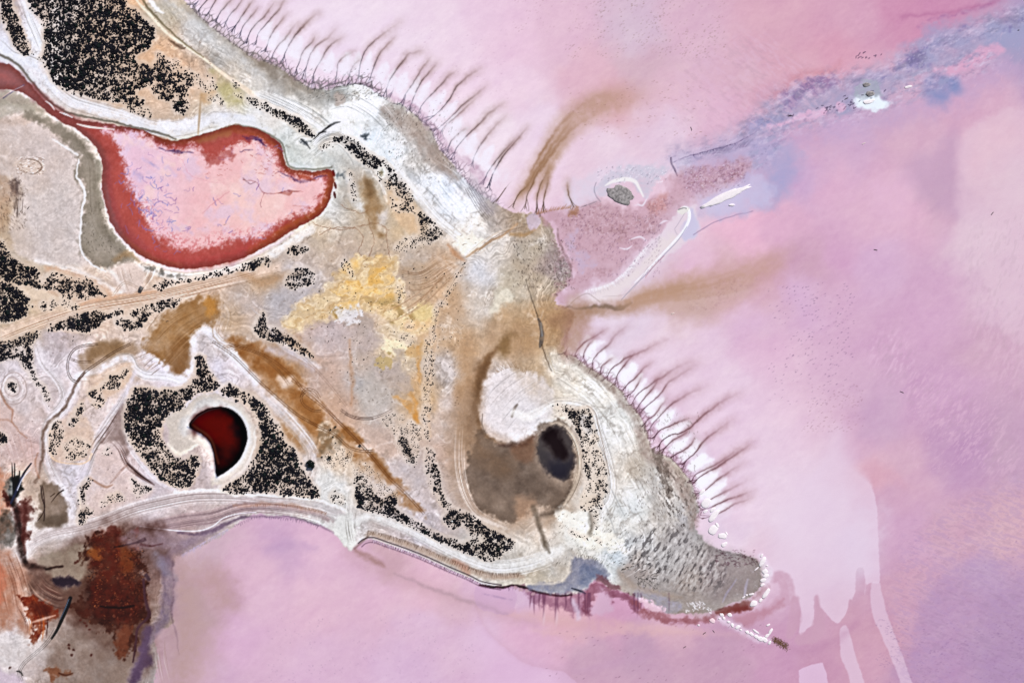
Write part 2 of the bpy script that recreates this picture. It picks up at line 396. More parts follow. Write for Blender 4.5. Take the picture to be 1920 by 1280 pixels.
# blue-violet seam that crosses the lake bed
stroke([(1270,300),(1380,268),(1470,205),(1560,185),(1640,165),(1720,128),(1800,88),(1900,55),(1990,30)], [30,50,60,60,62,66,74,90,100], (178,170,196), .6, 44, wob=10)
stroke([(1400,300),(1480,255),(1580,235),(1680,215),(1780,180),(1880,130)], [40,60,50,40,50,40], (190,168,204), .5, 50, wob=10)
poly([(1920,18),(1990,0),(1990,150),(1900,110),(1850,100),(1800,115),(1760,125),(1720,140),(1680,150),(1640,190),(1600,200),(1540,215),(1490,222),(1470,250),(1440,262),(1400,270),(1390,250),(1420,225),(1460,195),(1480,172),(1530,155),(1580,145),(1640,140),(1690,110),(1720,85),(1760,60),(1830,40)], LB, .78, 22, (8,6,3), 8, 12, 31, mott=(40,.5))
poly([(1740,50),(1790,45),(1850,48),(1920,30),(1990,20),(1990,90),(1900,85),(1840,78),(1790,92),(1740,110),(1700,118),(1690,108),(1720,80)], (160,164,198), .65, 24, (6,6,3), 8, 10, 33, mott=(30,.6))
poly([(1740,150),(1765,138),(1790,142),(1800,165),(1780,190),(1755,192),(1738,172)], (132,146,190), .85, 28, mott=(20,.4))
poly([(1465,180),(1500,158),(1540,148),(1572,152),(1570,165),(1530,172),(1505,185),(1490,212),(1470,205)], (140,112,158), .8, 12, (4,4,3), 8, 6, 35, mott=(9,.6))
poly([(1700,105),(1725,95),(1728,105),(1712,118),(1700,118)], (112,98,150), .7, 12, (4,3,3), 5, 5, 36, mott=(8,.7))
for pts in ([(1655,150),(1690,125),(1720,108),(1735,90),(1770,80)], [(1690,125),(1720,122),(1745,125)], [(1780,62),(1800,55),(1812,48)], [(1700,135),(1730,122),(1750,118)], [(1640,145),(1670,128),(1700,110)], [(1880,40),(1905,40),(1925,35)], [(1880,60),(1890,50),(1895,60)]):
    stroke(pts, [3,6,3], (120,110,165), .6, 7, wob=3, brk=1.0)
poly([(1748,132),(1785,118),(1830,92),(1870,82),(1885,95),(1860,110),(1810,128),(1780,140)], (222,172,198), .8, 8, (5,4,2))
poly([(1500,212),(1530,205),(1548,200),(1546,216),(1520,222),(1495,225),(1440,245),(1440,235),(1475,228)], (226,182,208), .85, 4, (3,3,2))
poly([(1565,195),(1580,192),(1584,202),(1572,208)], (222,178,204), .8, 4)
for p in ((1700,163),): pass
stroke([(1690,32),(1730,28),(1790,22),(1820,15),(1850,8),(1870,0)], [3,6,8], (178,110,150), .6, 10, wob=3)
stroke([(1725,50),(1745,38),(1790,28),(1830,20),(1855,5)], [3,5,5,4], (150,100,150), .45, 9, wob=4, brk=.7)
stroke([(1440,180),(1465,172),(1500,140),(1560,132),(1575,115)], [4,10,10,3], (205,140,150), .55, 14, wob=3)
# northern lip of the seam, with an old drift line
poly([(1255,300),(1300,285),(1360,270),(1400,258),(1440,262),(1475,262),(1500,280),(1480,330),(1478,352),(1450,392),(1410,398),(1350,412),(1310,410),(1300,430),(1275,440),(1290,410),(1300,380),(1290,350),(1275,335),(1262,318)], (184,174,204), .75, 18, (4,4,2), 5, 8, 38, mott=(25,.5))
poly([(1395,270),(1440,262),(1480,275),(1500,300),(1475,335),(1440,320),(1420,295)], (164,164,202), .55, 30, mott=(14,.6))
poly([(1440,325),(1478,328),(1478,350),(1455,385),(1442,370)], (158,166,206), .5, 22, mott=(10,.5))
stroke([(1260,305),(1300,290),(1345,278),(1380,268),(1410,252),(1425,240)], 1.6, (110,92,130), .75, 1.8, wob=1.5, brk=.5)
fringe([(1300,290),(1345,278),(1380,268)], 2.2, 6, (90,76,110), .7, 1.0, 5, 1)
fringe([(1335,290),(1375,280),(1400,275)], 3, 14, (140,112,150), .5, 1.1, 6, -1, lean=1.2)
stroke([(1258,296),(1259,306),(1265,318),(1270,330)], [3,4,2], (84,66,96), .8, 2)
poly([(1400,232),(1420,225),(1445,215),(1470,222),(1440,240),(1405,250)], (150,150,195), .5, 14, mott=(10,.6))

for k_, (pts, w_) in enumerate((([(1270,300),(1380,266),(1440,215),(1500,172),(1580,152),(1640,145),(1720,105),(1800,70),(1920,30)], 34), ([(1420,300),(1470,240),(1560,215),(1660,185),(1740,150),(1850,110)], 40))):
    q_ = spline(pts, False, 6)
    x0, y0 = q_.min(0) - 50; x1, y1 = q_.max(0) + 50
    sl = box(x0, y0, x1, y1)
    D = np.full(PX[sl].shape, 1e9, F)
    for a_, b_ in zip(q_[:-1], q_[1:]):
        e_ = b_ - a_
        t_ = np.clip(((PX[sl] - a_[0]) * e_[0] + (PY[sl] - a_[1]) * e_[1]) / (e_ @ e_), 0, 1)
        D = np.minimum(D, np.hypot(PX[sl] - a_[0] - t_ * e_[0], PY[sl] - a_[1] - t_ * e_[1]))
    band = sstep(w_, w_ * .15, D + 8 * WA[0][sl])
    f_ = fbm(PX[sl], PY[sl], 11, 76 + k_, 5, .6, -24, 2.2)
    lay(sl, band * sstep(.05, .55, f_), (138,132,160) if k_ == 0 else (162,166,194), .42)
    lay(sl, band * sstep(.1, .6, -f_), (214,194,216), .4)
    f2_ = fbm(PX[sl], PY[sl], 4.5, 79 + k_, 3, .6, -24, 2.0)
    lay(sl, band * sstep(.3, .6, f2_), (120,110,146), .2)
    lay(sl, band * sstep(.3, .6, -f2_), (232,220,236), .25)
# mauve brine pan north of the salt bank
poly([(1005,405),(1035,395),(1060,388),(1090,380),(1120,372),(1150,380),(1195,392),(1230,370),(1260,335),(1280,325),(1330,318),(1390,300),(1400,318),(1385,338),(1360,350),(1330,362),(1305,370),(1300,385),(1275,395),(1255,420),(1225,440),(1200,465),(1185,492),(1160,515),(1120,530),(1098,545),(1080,558),(1062,572),(1045,562),(1052,545),(1075,525),(1068,498),(1050,455),(1040,425)], (198,158,168), .85, 14, (4,4,3), 6, 8, 40, mott=(16,.4))
poly([(1060,395),(1110,378),(1180,400),(1240,420),(1225,440),(1190,440),(1120,450),(1060,430),(1040,410)], (186,146,152), .5, 26, mott=(12,.5))
poly([(1225,372),(1245,362),(1250,375),(1245,395),(1228,400),(1215,390)], (206,152,148), .7, 10)
poly([(1270,335),(1290,325),(1320,318),(1392,298),(1398,315),(1385,336),(1350,352),(1320,368),(1298,372),(1288,352)], (184,142,164), .5, 18, (4,3,2), 6, 6, 42, mott=(7,.6))
poly([(1070,440),(1085,435),(1080,455),(1100,480),(1118,495),(1100,505),(1088,510),(1075,490),(1062,465)], (200,184,208), .6, 8, (3,3,2), 6, 5, 44, mott=(6,.8))
for sl_, (x0_, y0_, x1_, y1_) in ((0, (1040, 300, 1420, 580)),):
    sl = box(x0_, y0_, x1_, y1_)
    pan = np.clip(1 - np.abs(C[sl] - np.array((194,154,164), F)).sum(-1) / 60, 0, 1)
    f_ = fbm(PX[sl], PY[sl], 9, 57, 4); g_ = fbm(PX[sl], PY[sl], 3.4, 58, 2)
    lay(sl, pan * sstep(.1, .6, f_), (176,138,140), .6)
    lay(sl, pan * sstep(.1, .6, -f_), (208,176,186), .5)
    lay(sl, pan * sstep(.35, .6, g_), (146,108,122), .6)
    lay(sl, pan * sstep(.4, .65, -g_), (230,208,218), .5)
stroke([(1090,575),(1160,555),(1215,495),(1265,440),(1300,400),(1360,370)], [30,56,60,60,56,50], (228,214,228), .55, 34, wob=5)
stroke([(1070,378),(1110,345),(1160,322),(1230,316),(1280,305)], [20,34,36,30,20], (228,220,232), .6, 22, wob=5, brk=.3)
# salt bank
poly([(1102,545),(1112,538),(1140,532),(1165,515),(1188,490),(1212,462),(1235,440),(1252,420),(1268,400),(1282,388),(1290,392),(1305,385),(1310,420),(1300,445),(1282,458),(1250,482),(1220,508),(1195,535),(1172,560),(1150,568),(1110,570),(1072,575),(1065,568),(1080,556)], (232,218,224), .95, 6, (2,2,1), mott=(26,.25), h=0.35)
poly([(1185,530),(1215,505),(1240,480),(1270,455),(1262,440),(1235,455),(1205,490),(1165,520),(1120,545),(1100,560),(1140,565)], (236,224,220), .7, 10)
poly([(1290,392),(1302,395),(1310,415),(1305,440),(1285,452),(1280,425),(1292,408)], (206,202,226), .8, 6)
fringe([(1100,545),(1140,534),(1168,514),(1190,490),(1212,462)], 3.2, 9, (244,240,242), .9, 2.4, 8, 1, fe=2)
fringe([(1105,550),(1142,538),(1172,517),(1192,494),(1240,440)], 3.0, 10, (176,160,170), .4, 1.0, 9, 1)
stroke([(1282,388),(1290,392),(1292,410),(1282,432),(1262,455),(1240,478),(1215,505),(1190,530)], [2.5,6,6,5,4,3,2,1.5], (248,248,252), .95, 2, h=.25)
stroke([(1288,425),(1270,452),(1245,478),(1218,508),(1190,535),(1165,562)], 1.2, (150,152,178), .7, 1.5)
stroke([(1285,398),(1270,422),(1265,430),(1270,440)], 1.2, (170,160,176), .5, 1.5)
stroke([(1130,556),(1180,548),(1215,500)], 1.0, (190,176,180), .5, 1.5)
poly([(1268,396),(1275,390),(1285,388),(1292,390),(1282,400),(1272,402)], (232,228,220), .9, 2)
stroke([(1272,393),(1282,390),(1287,391)], 1.6, (96,86,100), .7, 1.5)
stroke([(1068,572),(1080,560),(1100,550),(1112,556),(1125,566)], 1.3, (150,130,124), .5, 2)
for pts in ([(1180,450),(1200,444),(1212,452)], [(1162,465),(1175,467),(1185,461)], [(1237,420),(1245,415),(1252,414)], [(1195,382),(1205,385),(1215,368)], [(1190,385),(1200,384)]):
    stroke(pts, [1,3.4,1], (236,226,234), .85, 2.5, h=.1)
# pale rim where the salt bank meets open brine; drawn ditch on its landward end
stroke([(1300,440),(1330,422),(1352,412),(1385,402),(1412,396)], [1.5], (158,134,166), .7, 2, wob=1)
stroke([(1245,480),(1225,500),(1210,520)], 1.2, (196,120,130), .5, 1.6)
# white salt ridge and halo beside it
poly([(1320,372),(1340,366),(1370,356),(1395,340),(1412,330),(1440,335),(1448,360),(1440,385),(1410,396),(1370,405),(1335,402),(1322,388)], (204,200,226), .75, 14, (3,3,2), mott=(12,.3))
# speckled halo of the grey mound
poly([(1115,350),(1130,332),(1150,320),(1180,312),(1210,312),(1240,312),(1255,318),(1240,335),(1225,345),(1215,365),(1208,372),(1200,360),(1192,345),(1172,342),(1150,345),(1135,362),(1118,365)], (206,204,216), .85, 8, (3,3,2), 4, 4, 50, mott=(5,.5))
stroke([(1135,348),(1150,340),(1172,336),(1190,340),(1198,352),(1206,368)], [2,6,8,7,5,3], (244,240,236), .9, 3, h=.3)
stroke([(1118,342),(1114,355),(1118,368),(1126,378)], [1.2,1.8,1], (110,100,120), .7, 1.6)
stroke([(1090,388),(1105,383),(1118,378)], [1,1.8,1], (60,56,66), .8, 1.4, brk=.8)
poly([(1060,340),(1090,335),(1120,325),(1115,365),(1118,375),(1080,386),(1062,388)], (222,212,224), .6, 12, mott=(9,.5))
# sunken eye mounds up the seam
poly([(1605,185),(1620,178),(1650,180),(1660,190),(1655,202),(1630,205),(1610,200)], (236,246,250), .95, 12, (3,3,2), 6, 6, 52)
poly([(1605,170),(1612,155),(1628,150),(1645,158),(1650,172),(1640,185),(1620,188),(1608,182)], (170,178,186), .85, 8, (2,3,3), 5, 4, 53, mott=(5,.5))

# dark twig drift on the bed along the seam
r = random.Random(5)
for (x, y, n, sx, sy) in ((1550,203,16,14,7),(1592,196,16,14,8),(1482,217,5,6,3),(1625,105,14,18,6),(1630,175,10,18,7)):
    for k in range(n):
        ax, ay = x + r.gauss(0, sx * .6), y + r.gauss(0, sy * .6); an = r.gauss(-.45, .5); l = r.uniform(2, 5)
        stroke([(ax, ay), (ax + l * math.cos(an), ay + l * math.sin(an))], 1.2, (54,44,74), .7, 1.3)

# pale crust lobes at the south-east, sharp edged like spilt milk
poly([(1478,930),(1520,870),(1570,800),(1590,790),(1608,860),(1632,900),(1645,960),(1648,1010),(1649,1085),(1646,1092),(1634,1092),(1630,1100),(1630,1150),(1636,1190),(1650,1220),(1668,1255),(1685,1290),(1712,1290),(1700,1250),(1680,1205),(1660,1150),(1655,1100)], (232,214,230), .0)
lobe = [(1440,1000),(1470,940),(1520,880),(1575,800),(1592,840),(1612,880),(1630,900),(1642,940),(1646,980),(1648,1020),(1650,1086),(1640,1094),(1632,1092),(1622,1100),(1624,1120),(1620,1066),(1614,1062),(1608,1063),(1604,1080),(1604,1108),(1598,1124),(1592,1122),(1588,1146),(1570,1168),(1555,1155),(1538,1135),(1532,1116),(1528,1116),(1526,1140),(1526,1168),(1515,1176),(1500,1192),(1500,1160),(1502,1140),(1494,1118),(1484,1120),(1480,1128),(1479,1110),(1472,1085),(1462,1076),(1448,1082),(1440,1070)]
sl, d = sd(lobe, (1.5,1,.8), pad=60)
edge_soft = sstep(1480, 1560, PX[sl]) * sstep(830, 930, PY[sl])
fe = 2.5 + 60 * (1 - np.maximum(edge_soft, sstep(1040, 1075, PY[sl])))
lay(sl, sstep(fe / 2, -fe / 2, d), (234,214,228), .6)
poly([(1590,1110),(1606,1095),(1626,1100),(1650,1120),(1656,1150),(1668,1190),(1700,1255),(1712,1300),(1692,1300),(1680,1260),(1655,1215),(1640,1170),(1632,1140),(1616,1150)], (228,198,218), .0)
poly([(1634,1094),(1650,1092),(1656,1120),(1664,1150),(1682,1200),(1700,1250),(1716,1300),(1696,1300),(1684,1262),(1668,1225),(1648,1180),(1634,1140)], (226,200,216), .65, 2.8, (1,1,.8), smooth=True)
poly([(1576,1178),(1588,1172),(1598,1200),(1608,1240),(1622,1290),(1600,1300),(1590,1262),(1578,1235),(1575,1210)], (226,200,216), .7, 2.8, (1,1,.8))
poly([(1497,1256),(1520,1246),(1541,1242),(1548,1262),(1556,1300),(1500,1300)], (226,196,218), .8, 2, (1,1,.6), smooth=False)
stroke([(1470,1210),(1500,1222),(1540,1212),(1575,1195),(1605,1165)], [6,10,12,6], (190,140,168), .45, 16)
# brown tongues beside them
for pts, w in (([(1450,1085),(1462,1080),(1474,1092),(1476,1120),(1462,1128),(1446,1140)], [14,24,28,26,18,8]), ([(1490,1122),(1490,1160),(1480,1190)], [14,24,14]), ([(1530,1118),(1535,1150),(1530,1185),(1500,1200)], [8,16,30,20])):
    stroke(pts, w, (206,164,182), .7, 5)
# ruffled pink streaks and paler sheets on the eastern bed
poly([(1804,262),(1850,222),(1920,205),(1990,300),(1990,620),(1900,640),(1860,560),(1815,430),(1803,390)], (228,200,211), .45, 9, (3,3,2), mott=(40,.5))
poly([(1700,300),(1760,262),(1802,262),(1802,390),(1770,395),(1720,350)], (198,164,190), .5, 30, mott=(12,.5))
poly([(1640,345),(1700,330),(1715,360),(1700,400),(1650,400)], (230,190,212), .5, 26, mott=(9,.5))
for pts, ang, cc, aa, th in (([(1690,700),(1760,690),(1830,740),(1900,800),(1920,900),(1860,900),(1800,860),(1740,800),(1690,760)], -52, (226,188,206), .34, .1), ([(1820,430),(1990,400),(1990,760),(1880,740),(1810,620)], -70, (226,194,206), .28, .1), ([(1620,640),(1700,620),(1720,700),(1650,720)], -60, (228,192,212), .5, .15), ([(1560,200),(1440,60),(1280,100),(1250,220),(1400,260)], 35, (224,188,206), .35, .1), ([(1700,1000),(1990,900),(1990,1300),(1700,1300)], 20, (182,150,186), .3, .05)):
    sl, d = sd(pts, (6,4,2), pad=50)
    f = fbm(PX[sl], PY[sl], 4.6, 47, 3, ang=ang, stretch=3.2)
    lay(sl, sstep(20, -30, d) * sstep(th, th + .4, f), cc, aa)
    lay(sl, sstep(20, -30, d) * sstep(-th - .05, -th - .5, f), [c * .84 for c in cc], aa * .5)
# the soft ruled edges of brine sheets
poly([(1790,230),(1803,300),(1803,355),(1790,400),(1700,330),(1740,300)], (198,162,188), .35, 26)
stroke([(1806,270),(1805,330),(1801,385)], 26, (234,204,214), .35, 14)
sl, d = sd([(885,1120),(893,1145),(905,1172),(930,1200),(960,1226),(990,1245),(1040,1255),(1062,1262),(1078,1300),(880,1300),(700,1300),(690,1180),(800,1120)], (1.5,1,.5), pad=40)
lay(sl, sstep(1.2, -1.2, d) * sstep(860, 930, PX[sl]), (228,194,220), .5)
stroke([(886,1118),(892,1142),(905,1170),(930,1198),(962,1224),(992,1243),(1042,1254),(1066,1262),(1080,1290)], [3,8,10,12,12,10,8,6], (210,168,188), .3, 10)
for pts, w, c, a in (([(660,1035),(700,1058),(760,1085),(820,1110),(880,1130),(940,1150),(1000,1165)], [26,40,30,22,18,18,10], (200,162,168), .5), ([(740,1075),(800,1098),(860,1120),(900,1132),(950,1150)], [4,7,7,8,4], (182,152,160), .5), ([(666,1033),(690,1045),(720,1060)], [8,12,4], (150,112,98), .55), ([(500,1030),(545,1022),(590,1028)], [14,22,10], (190,156,190), .4)):
    stroke(pts, w, c, a, max(2.5, np.max(w) * .7), wob=2)
poly([(890,1110),(905,1098),(960,1105),(970,1120),(960,1150),(930,1150),(895,1140)], (206,168,196), .5, 3)
stroke([(905,1112),(930,1118),(960,1124)], [1,4,1], (160,132,166), .5, 5, brk=.8)
for pts, w, c, a in (([(960,1150),(1040,1160),(1120,1170),(1220,1180),(1320,1185)], [10,18,26,20,8], (222,180,178), .5), ([(1000,1180),(1100,1190),(1250,1175),(1400,1190)], [8,14,14,6], (228,188,186), .4), ([(1080,1260),(1160,1240),(1260,1225)], [5,12,5], (200,160,186), .4), ([(1250,1165),(1300,1172),(1400,1185)], [6,14,5], (196,150,184), .4)):
    stroke(pts, w, c, a, 14, wob=4)

# rusty seepage along the southern shore of the spit
poly([(985,1100),(1010,1110),(1050,1116),(1085,1115),(1095,1108),(1100,1130),(1098,1150),(1075,1152),(1050,1142),(1020,1135),(1000,1125)], (140,88,112), .75, 8, (2,2,2), 5, 6, 60, mott=(9,.4))
poly([(1104,1098),(1120,1090),(1145,1104),(1168,1112),(1188,1118),(1195,1140),(1188,1148),(1178,1130),(1160,1120),(1145,1125),(1130,1108),(1115,1115),(1106,1150),(1096,1150),(1094,1118)], (128,70,88), .8, 6, (2,2,2), 3, 5, 61, mott=(9,.35))
poly([(1112,1125),(1128,1106),(1142,1118),(1148,1145),(1120,1150),(1105,1150)], (212,176,196), .85, 8)
poly([(1185,1125),(1215,1140),(1250,1152),(1290,1158),(1330,1152),(1370,1140),(1405,1128),(1435,1100),(1440,1108),(1410,1140),(1370,1150),(1330,1165),(1290,1170),(1240,1165),(1200,1150)], (150,88,92), .8, 7, (2,2,1.5), 3, 5, 62, mott=(10,.35))
poly([(1345,1140),(1375,1134),(1402,1126),(1412,1140),(1390,1146),(1370,1148),(1345,1152)], (126,62,58), .9, 4, (1,2,1))
poly([(1370,1160),(1400,1148),(1440,1140),(1470,1120),(1468,1132),(1440,1150),(1400,1175),(1385,1168)], (190,136,150), .7, 10)
for x, l in ((996,30),(1001,42),(1012,34),(1018,50),(1042,56),(1046,38),(1071,30),(1096,44),(1103,52),(1106,36),(1190,40),(1196,48),(1202,36),(1254,40),(1022,28),(1060,36),(1085,46)):
    stroke([(x, 1112), (x + r.uniform(-2, 2), 1112 + l * .6), (x + r.uniform(-4, 4), 1112 + l)], [4, 3, 1.5], (112,66,92), .6, 3, fade=[1, .8, 0])
stroke([(1076,1125),(1080,1140),(1084,1158)], [7,9,7], (222,206,222), .7, 6)
stroke([(1020,1140),(1020,1160),(1018,1175)], [3,4,2], (228,206,216), .4, 5, fade=[0,1,0])
stroke([(1043,1135),(1044,1158),(1042,1180)], [2,4,2], (226,204,214), .4, 5, fade=[0,1,0])

# sediment plumes shed by the shore: dark threads at the roots, brown feathers offshore
def lengthen(pts, f=.35):
    p = [np.array(a, float) for a in pts]
    if len(p) > 3: p.append(p[-1] + (p[-1] - p[-2]) * f * 2)
    return p

def plume(pts, k=1.0, brown=(150,112,104), thread=(92,82,104), wide=1.0, dark=.8, roots=True):
    p = np.asarray(pts, float)
    n = len(p)
    k = k * random.Random(int(p[0][0] * 13 + p[0][1] * 7)).uniform(.62, 1.12)
    q = spline(p, False, 6)
    m = len(q)
    f = np.linspace(0, 1, m)
    if n > 3:
        stroke(q, 2.0 + wide * 17 * np.clip(f - .22, 0, 1) ** 1.1, brown, .55 * k, 8 + 6 * wide, smooth=False, fade=[0, .1, .6, 1, 1, .6, .0], wob=2.5, brk=.3, seed=int(p[0][0]) % 40)
        stroke(q, 1.0 + wide * 5.5 * np.clip(f - .15, 0, 1) * np.clip(1.1 - f, 0, 1) * 2, [c * .84 for c in brown], .72 * k, 4.0, smooth=False, fade=[0, .3, .9, 1, .5, .1, .0], wob=1.2, brk=.35, seed=int(p[0][1]) % 40)
    stroke(q, 1.5 - .5 * f, thread, dark * k, 1.4, smooth=False, fade=[1, 1, .75, .35, .05, 0, 0], wob=.8)
    if roots:
        rr = random.Random(int(p[0][0] * 31 + p[0][1]))
        t = p[1] - p[0]; t /= np.linalg.norm(t) + 1e-9
        nr = np.array([-t[1], t[0]])
        for b in range(rr.choice((2, 3, 3, 4))):
            s = rr.uniform(.15, .95)
            j = p[0] + (p[1] - p[0]) * s
            e = p[0] - t * rr.uniform(0, 6) + nr * rr.uniform(3, 11) * rr.choice((-1, 1))
            mid = (j + e) / 2 + nr * rr.uniform(-2, 2) - t * 1.5
            stroke([j, mid, e], [1.4, 1.2, 1.0], thread, .65 * k, 1.4)

UP = [
 [(362,12),(372,2),(380,-12)],[(372,20),(382,8),(392,-4),(402,-20)],[(388,30),(396,14),(404,2),(412,-12)],[(404,42),(412,26),(424,12),(436,-4)],[(420,50),(430,30),(444,14),(456,-4)],[(434,60),(446,42),(458,24),(472,4)],[(448,70),(456,50),(468,34),(482,18)],[(462,82),(468,62),(480,45),(498,28),(512,8)],
 [(480,84),(484,64),(495,50),(506,37),(520,22),(530,6),(540,-10)],[(497,98),(502,82),(510,64),(521,46),(536,30)],[(508,116),(513,100),(522,86),(535,72),(546,58),(556,46)],[(530,122),(534,102),(545,80),(560,60),(573,44),(592,29)],[(552,140),(560,120),(568,96),(584,80),(590,70)],[(566,148),(575,124),(582,102),(594,86),(611,75),(626,58)],[(584,165),(588,140),(600,116),(614,92),(628,79),(640,72)],[(628,160),(632,136),(634,118),(644,108),(660,100)],[(652,156),(656,138),(662,124),(672,114)],[(672,156),(674,130),(678,112),(686,94),(702,78),(718,64),(744,46)],[(690,160),(696,140),(703,120),(713,100),(734,76)],[(718,182),(726,164),(733,148),(743,132),(756,114),(766,102),(788,96)],[(730,185),(738,165),(736,148)],[(752,194),(762,176),(772,160),(786,138),(802,114)],[(768,206),(774,188),(786,160),(801,140),(816,122)],[(785,212),(792,196),(806,180),(826,160),(841,144),(854,134)],[(796,230),(815,216),(838,192),(856,164),(875,146),(896,132)],[(812,246),(826,238),(850,215),(870,195),(892,178),(908,164)],[(826,256),(830,242),(852,222),(882,194)],[(838,286),(846,266),(858,252),(872,242)],[(846,300),(856,278),(872,258),(891,240),(915,214),(938,198)],[(884,312),(890,292),(896,280),(906,264),(921,244),(944,222)],[(906,346),(915,322),(935,296),(958,268)],[(914,352),(926,322),(946,290),(978,252)]]
def scallops(L, col, a, wmul, lmul, i0=0):
    for A, B in zip(L[i0:-1], L[i0 + 1:]):
        A = np.asarray(A, float); B = np.asarray(B, float)
        ia, ib = min(2, len(A) - 1), min(2, len(B) - 1)
        c = (A[ia] + B[ib]) / 2
        gap = np.linalg.norm((A[1] - B[1]))
        t = (A[ia] - A[0]) / (np.linalg.norm(A[ia] - A[0]) + 1e-9) + (B[ib] - B[0]) / (np.linalg.norm(B[ib] - B[0]) + 1e-9)
        t /= np.linalg.norm(t) + 1e-9
        if gap < 4: continue
        w_ = min(gap, 22) * wmul
        stroke([c - t * 11 * lmul, c, c + t * 13 * lmul], [w_ * .8, w_, w_ * .35], col, a, 5, wob=3)
scallops(UP, (247,243,250), .8, .85, 1.3, 8)
for i, p in enumerate(UP):
    plume(lengthen(p, .25), 1.05, (160,128,118), (74,72,92), .85 if len(p) < 6 else 1.2, .95)
RT = [
 [(1058,664),(1064,650),(1062,636)],[(1078,668),(1082,656),(1092,646),(1106,636),(1128,622)],[(1096,682),(1095,664),(1102,650),(1110,640)],[(1112,694),(1111,678),(1118,666),(1130,655),(1141,647),(1152,630),(1174,612)],[(1126,702),(1127,688),(1136,680),(1148,672)],[(1138,712),(1141,700),(1150,688),(1162,680),(1173,671),(1192,664),(1212,654),(1244,640)],[(1152,722),(1158,702),(1168,688),(1176,678),(1186,666)],[(1168,732),(1176,720),(1190,709),(1202,696),(1216,684)],[(1176,744),(1188,732),(1196,720),(1202,708)],[(1184,760),(1192,744),(1204,732),(1216,724),(1228,714),(1246,704),(1266,690),(1290,680)],[(1192,768),(1204,752),(1214,740),(1224,728),(1234,708)],[(1198,776),(1212,762),(1228,748),(1240,736),(1250,720),(1270,705),(1298,688)],[(1204,800),(1214,788),(1228,776),(1240,760),(1248,750)],[(1214,810),(1224,794),(1240,776),(1254,762),(1266,753),(1287,741),(1314,728)],[(1224,822),(1238,806),(1256,798),(1274,790),(1290,786)],[(1232,842),(1242,826),(1258,815),(1276,811),(1296,800),(1312,784),(1332,769),(1352,754),(1378,741)],[(1240,850),(1250,836),(1262,824),(1280,815),(1292,806)],[(1258,858),(1270,850),(1284,842),(1296,832),(1302,822)],[(1278,872),(1288,862),(1302,850),(1312,836),(1322,824),(1338,812),(1364,794)],[(1296,902),(1304,890),(1318,882),(1340,871),(1362,858),(1378,844)],[(1298,908),(1310,896),(1324,886),(1350,872),(1382,850),(1404,834)],[(1304,925),(1316,922),(1330,912),(1346,898),(1364,886),(1386,872)],[(1312,946),(1322,942),(1336,933),(1350,926),(1366,918),(1394,904)],[(1314,956),(1328,952),(1346,944),(1370,934),(1400,924)],[(1316,972),(1336,966),(1356,958),(1376,946),(1402,936)]]
# white salt shelf the plumes cross, and the mauve bed at their roots
stroke([(430,30),(500,62),(560,100),(640,128),(700,146),(760,168),(812,205),(852,252),(895,298),(935,332)], [20,26,30,30,30,34,38,40,36,24], (244,238,246), .85, 26, wob=9, brk=.45)
for x, y in ((500,72),(520,88),(548,100),(600,118),(660,118),(745,150),(770,170),(800,192),(835,222),(865,262),(890,290),(915,318),(820,210)):
    stroke([(x-14,y-9),(x,y),(x+14,y+11)], [4,9,4], (250,248,254), .55, 12, wob=9, brk=.7)
stroke([(1095,648),(1140,668),(1180,705),(1220,752),(1262,800),(1300,850),(1330,905),(1350,950)], [22,34,40,42,44,46,44,36], (240,234,244), .72, 22, wob=5)
for x, y, w in ((1112,650,10),(1140,676,13),(1172,690,16),(1196,720,13),(1222,742,14),(1245,775,15),(1275,800,18),(1262,812,16),(1298,838,20),(1316,866,20),(1330,888,22),(1345,905,22),(1325,930,18),(1345,935,12)):
    stroke([(x-12,y+6),(x,y),(x+14,y-6)], [w*.5,w,w*.5], (252,250,254), .85, 8, wob=5)
for pts, w in (([(1062,640),(1085,648),(1110,660),(1130,690)], [20,22,16,8]), ([(1200,770),(1222,790),(1240,815),(1262,838),(1285,868),(1303,905)], [12,20,22,22,20,12]), ([(730,182),(775,200),(800,225),(828,262),(850,292),(890,318),(905,340)], [8,10,14,14,16,18,14]), ([(480,108),(520,116),(555,142),(600,160),(660,150),(705,168)], [8,12,12,12,9,8])):
    stroke(pts, w, (196,162,180), .72, 7, wob=5, brk=.5)
scallops(RT, (253,251,255), 1.0, 1.0, 1.35)
for p in RT: plume(lengthen(p), 1.05, (158,110,112), (96,62,74), 1.0 if len(p) < 6 else 1.35, .9)
# reticulate wet silt at the plume roots
for (x0, y0, x1, y1, col, a, wdt, cs) in ((330,-20,740,215,(112,106,108),.75,26,8.5),(740,150,960,400,(122,108,120),.5,20,8.0),(1050,630,1320,960,(128,100,108),.5,22,9)):
    sl = box(x0, y0, x1, y1)
    e = cell_edges(PX[sl] + 3 * WB[0][sl], PY[sl] + 3 * WB[1][sl], cs, 7, -52 if x0 < 1000 else -38, 1.7)
    band = sstep(-5, 1, SD[sl]) * sstep(wdt, wdt * .25, SD[sl] + 7 * WB[0][sl])
    fx = sstep(0, 40, PX[sl] - x0) * sstep(0, 40, x1 - PX[sl])
    lay(sl, sstep(.26, .04, e) * band * fx, col, a)
    lay(sl, sstep(.35, .6, e) * band * fx, (236,226,238), .35)
# extra root filigree
for line, c, s in ((SHORE_UP[2:26], (96,86,100), 4), (SHORE_RT[0:16], (120,84,92), 4)):
    fringe(line, 3.6, 12, c, .45, 1.0, s, -1)
    stroke(line, 2.0, c, .45, 2.5, brk=.8)
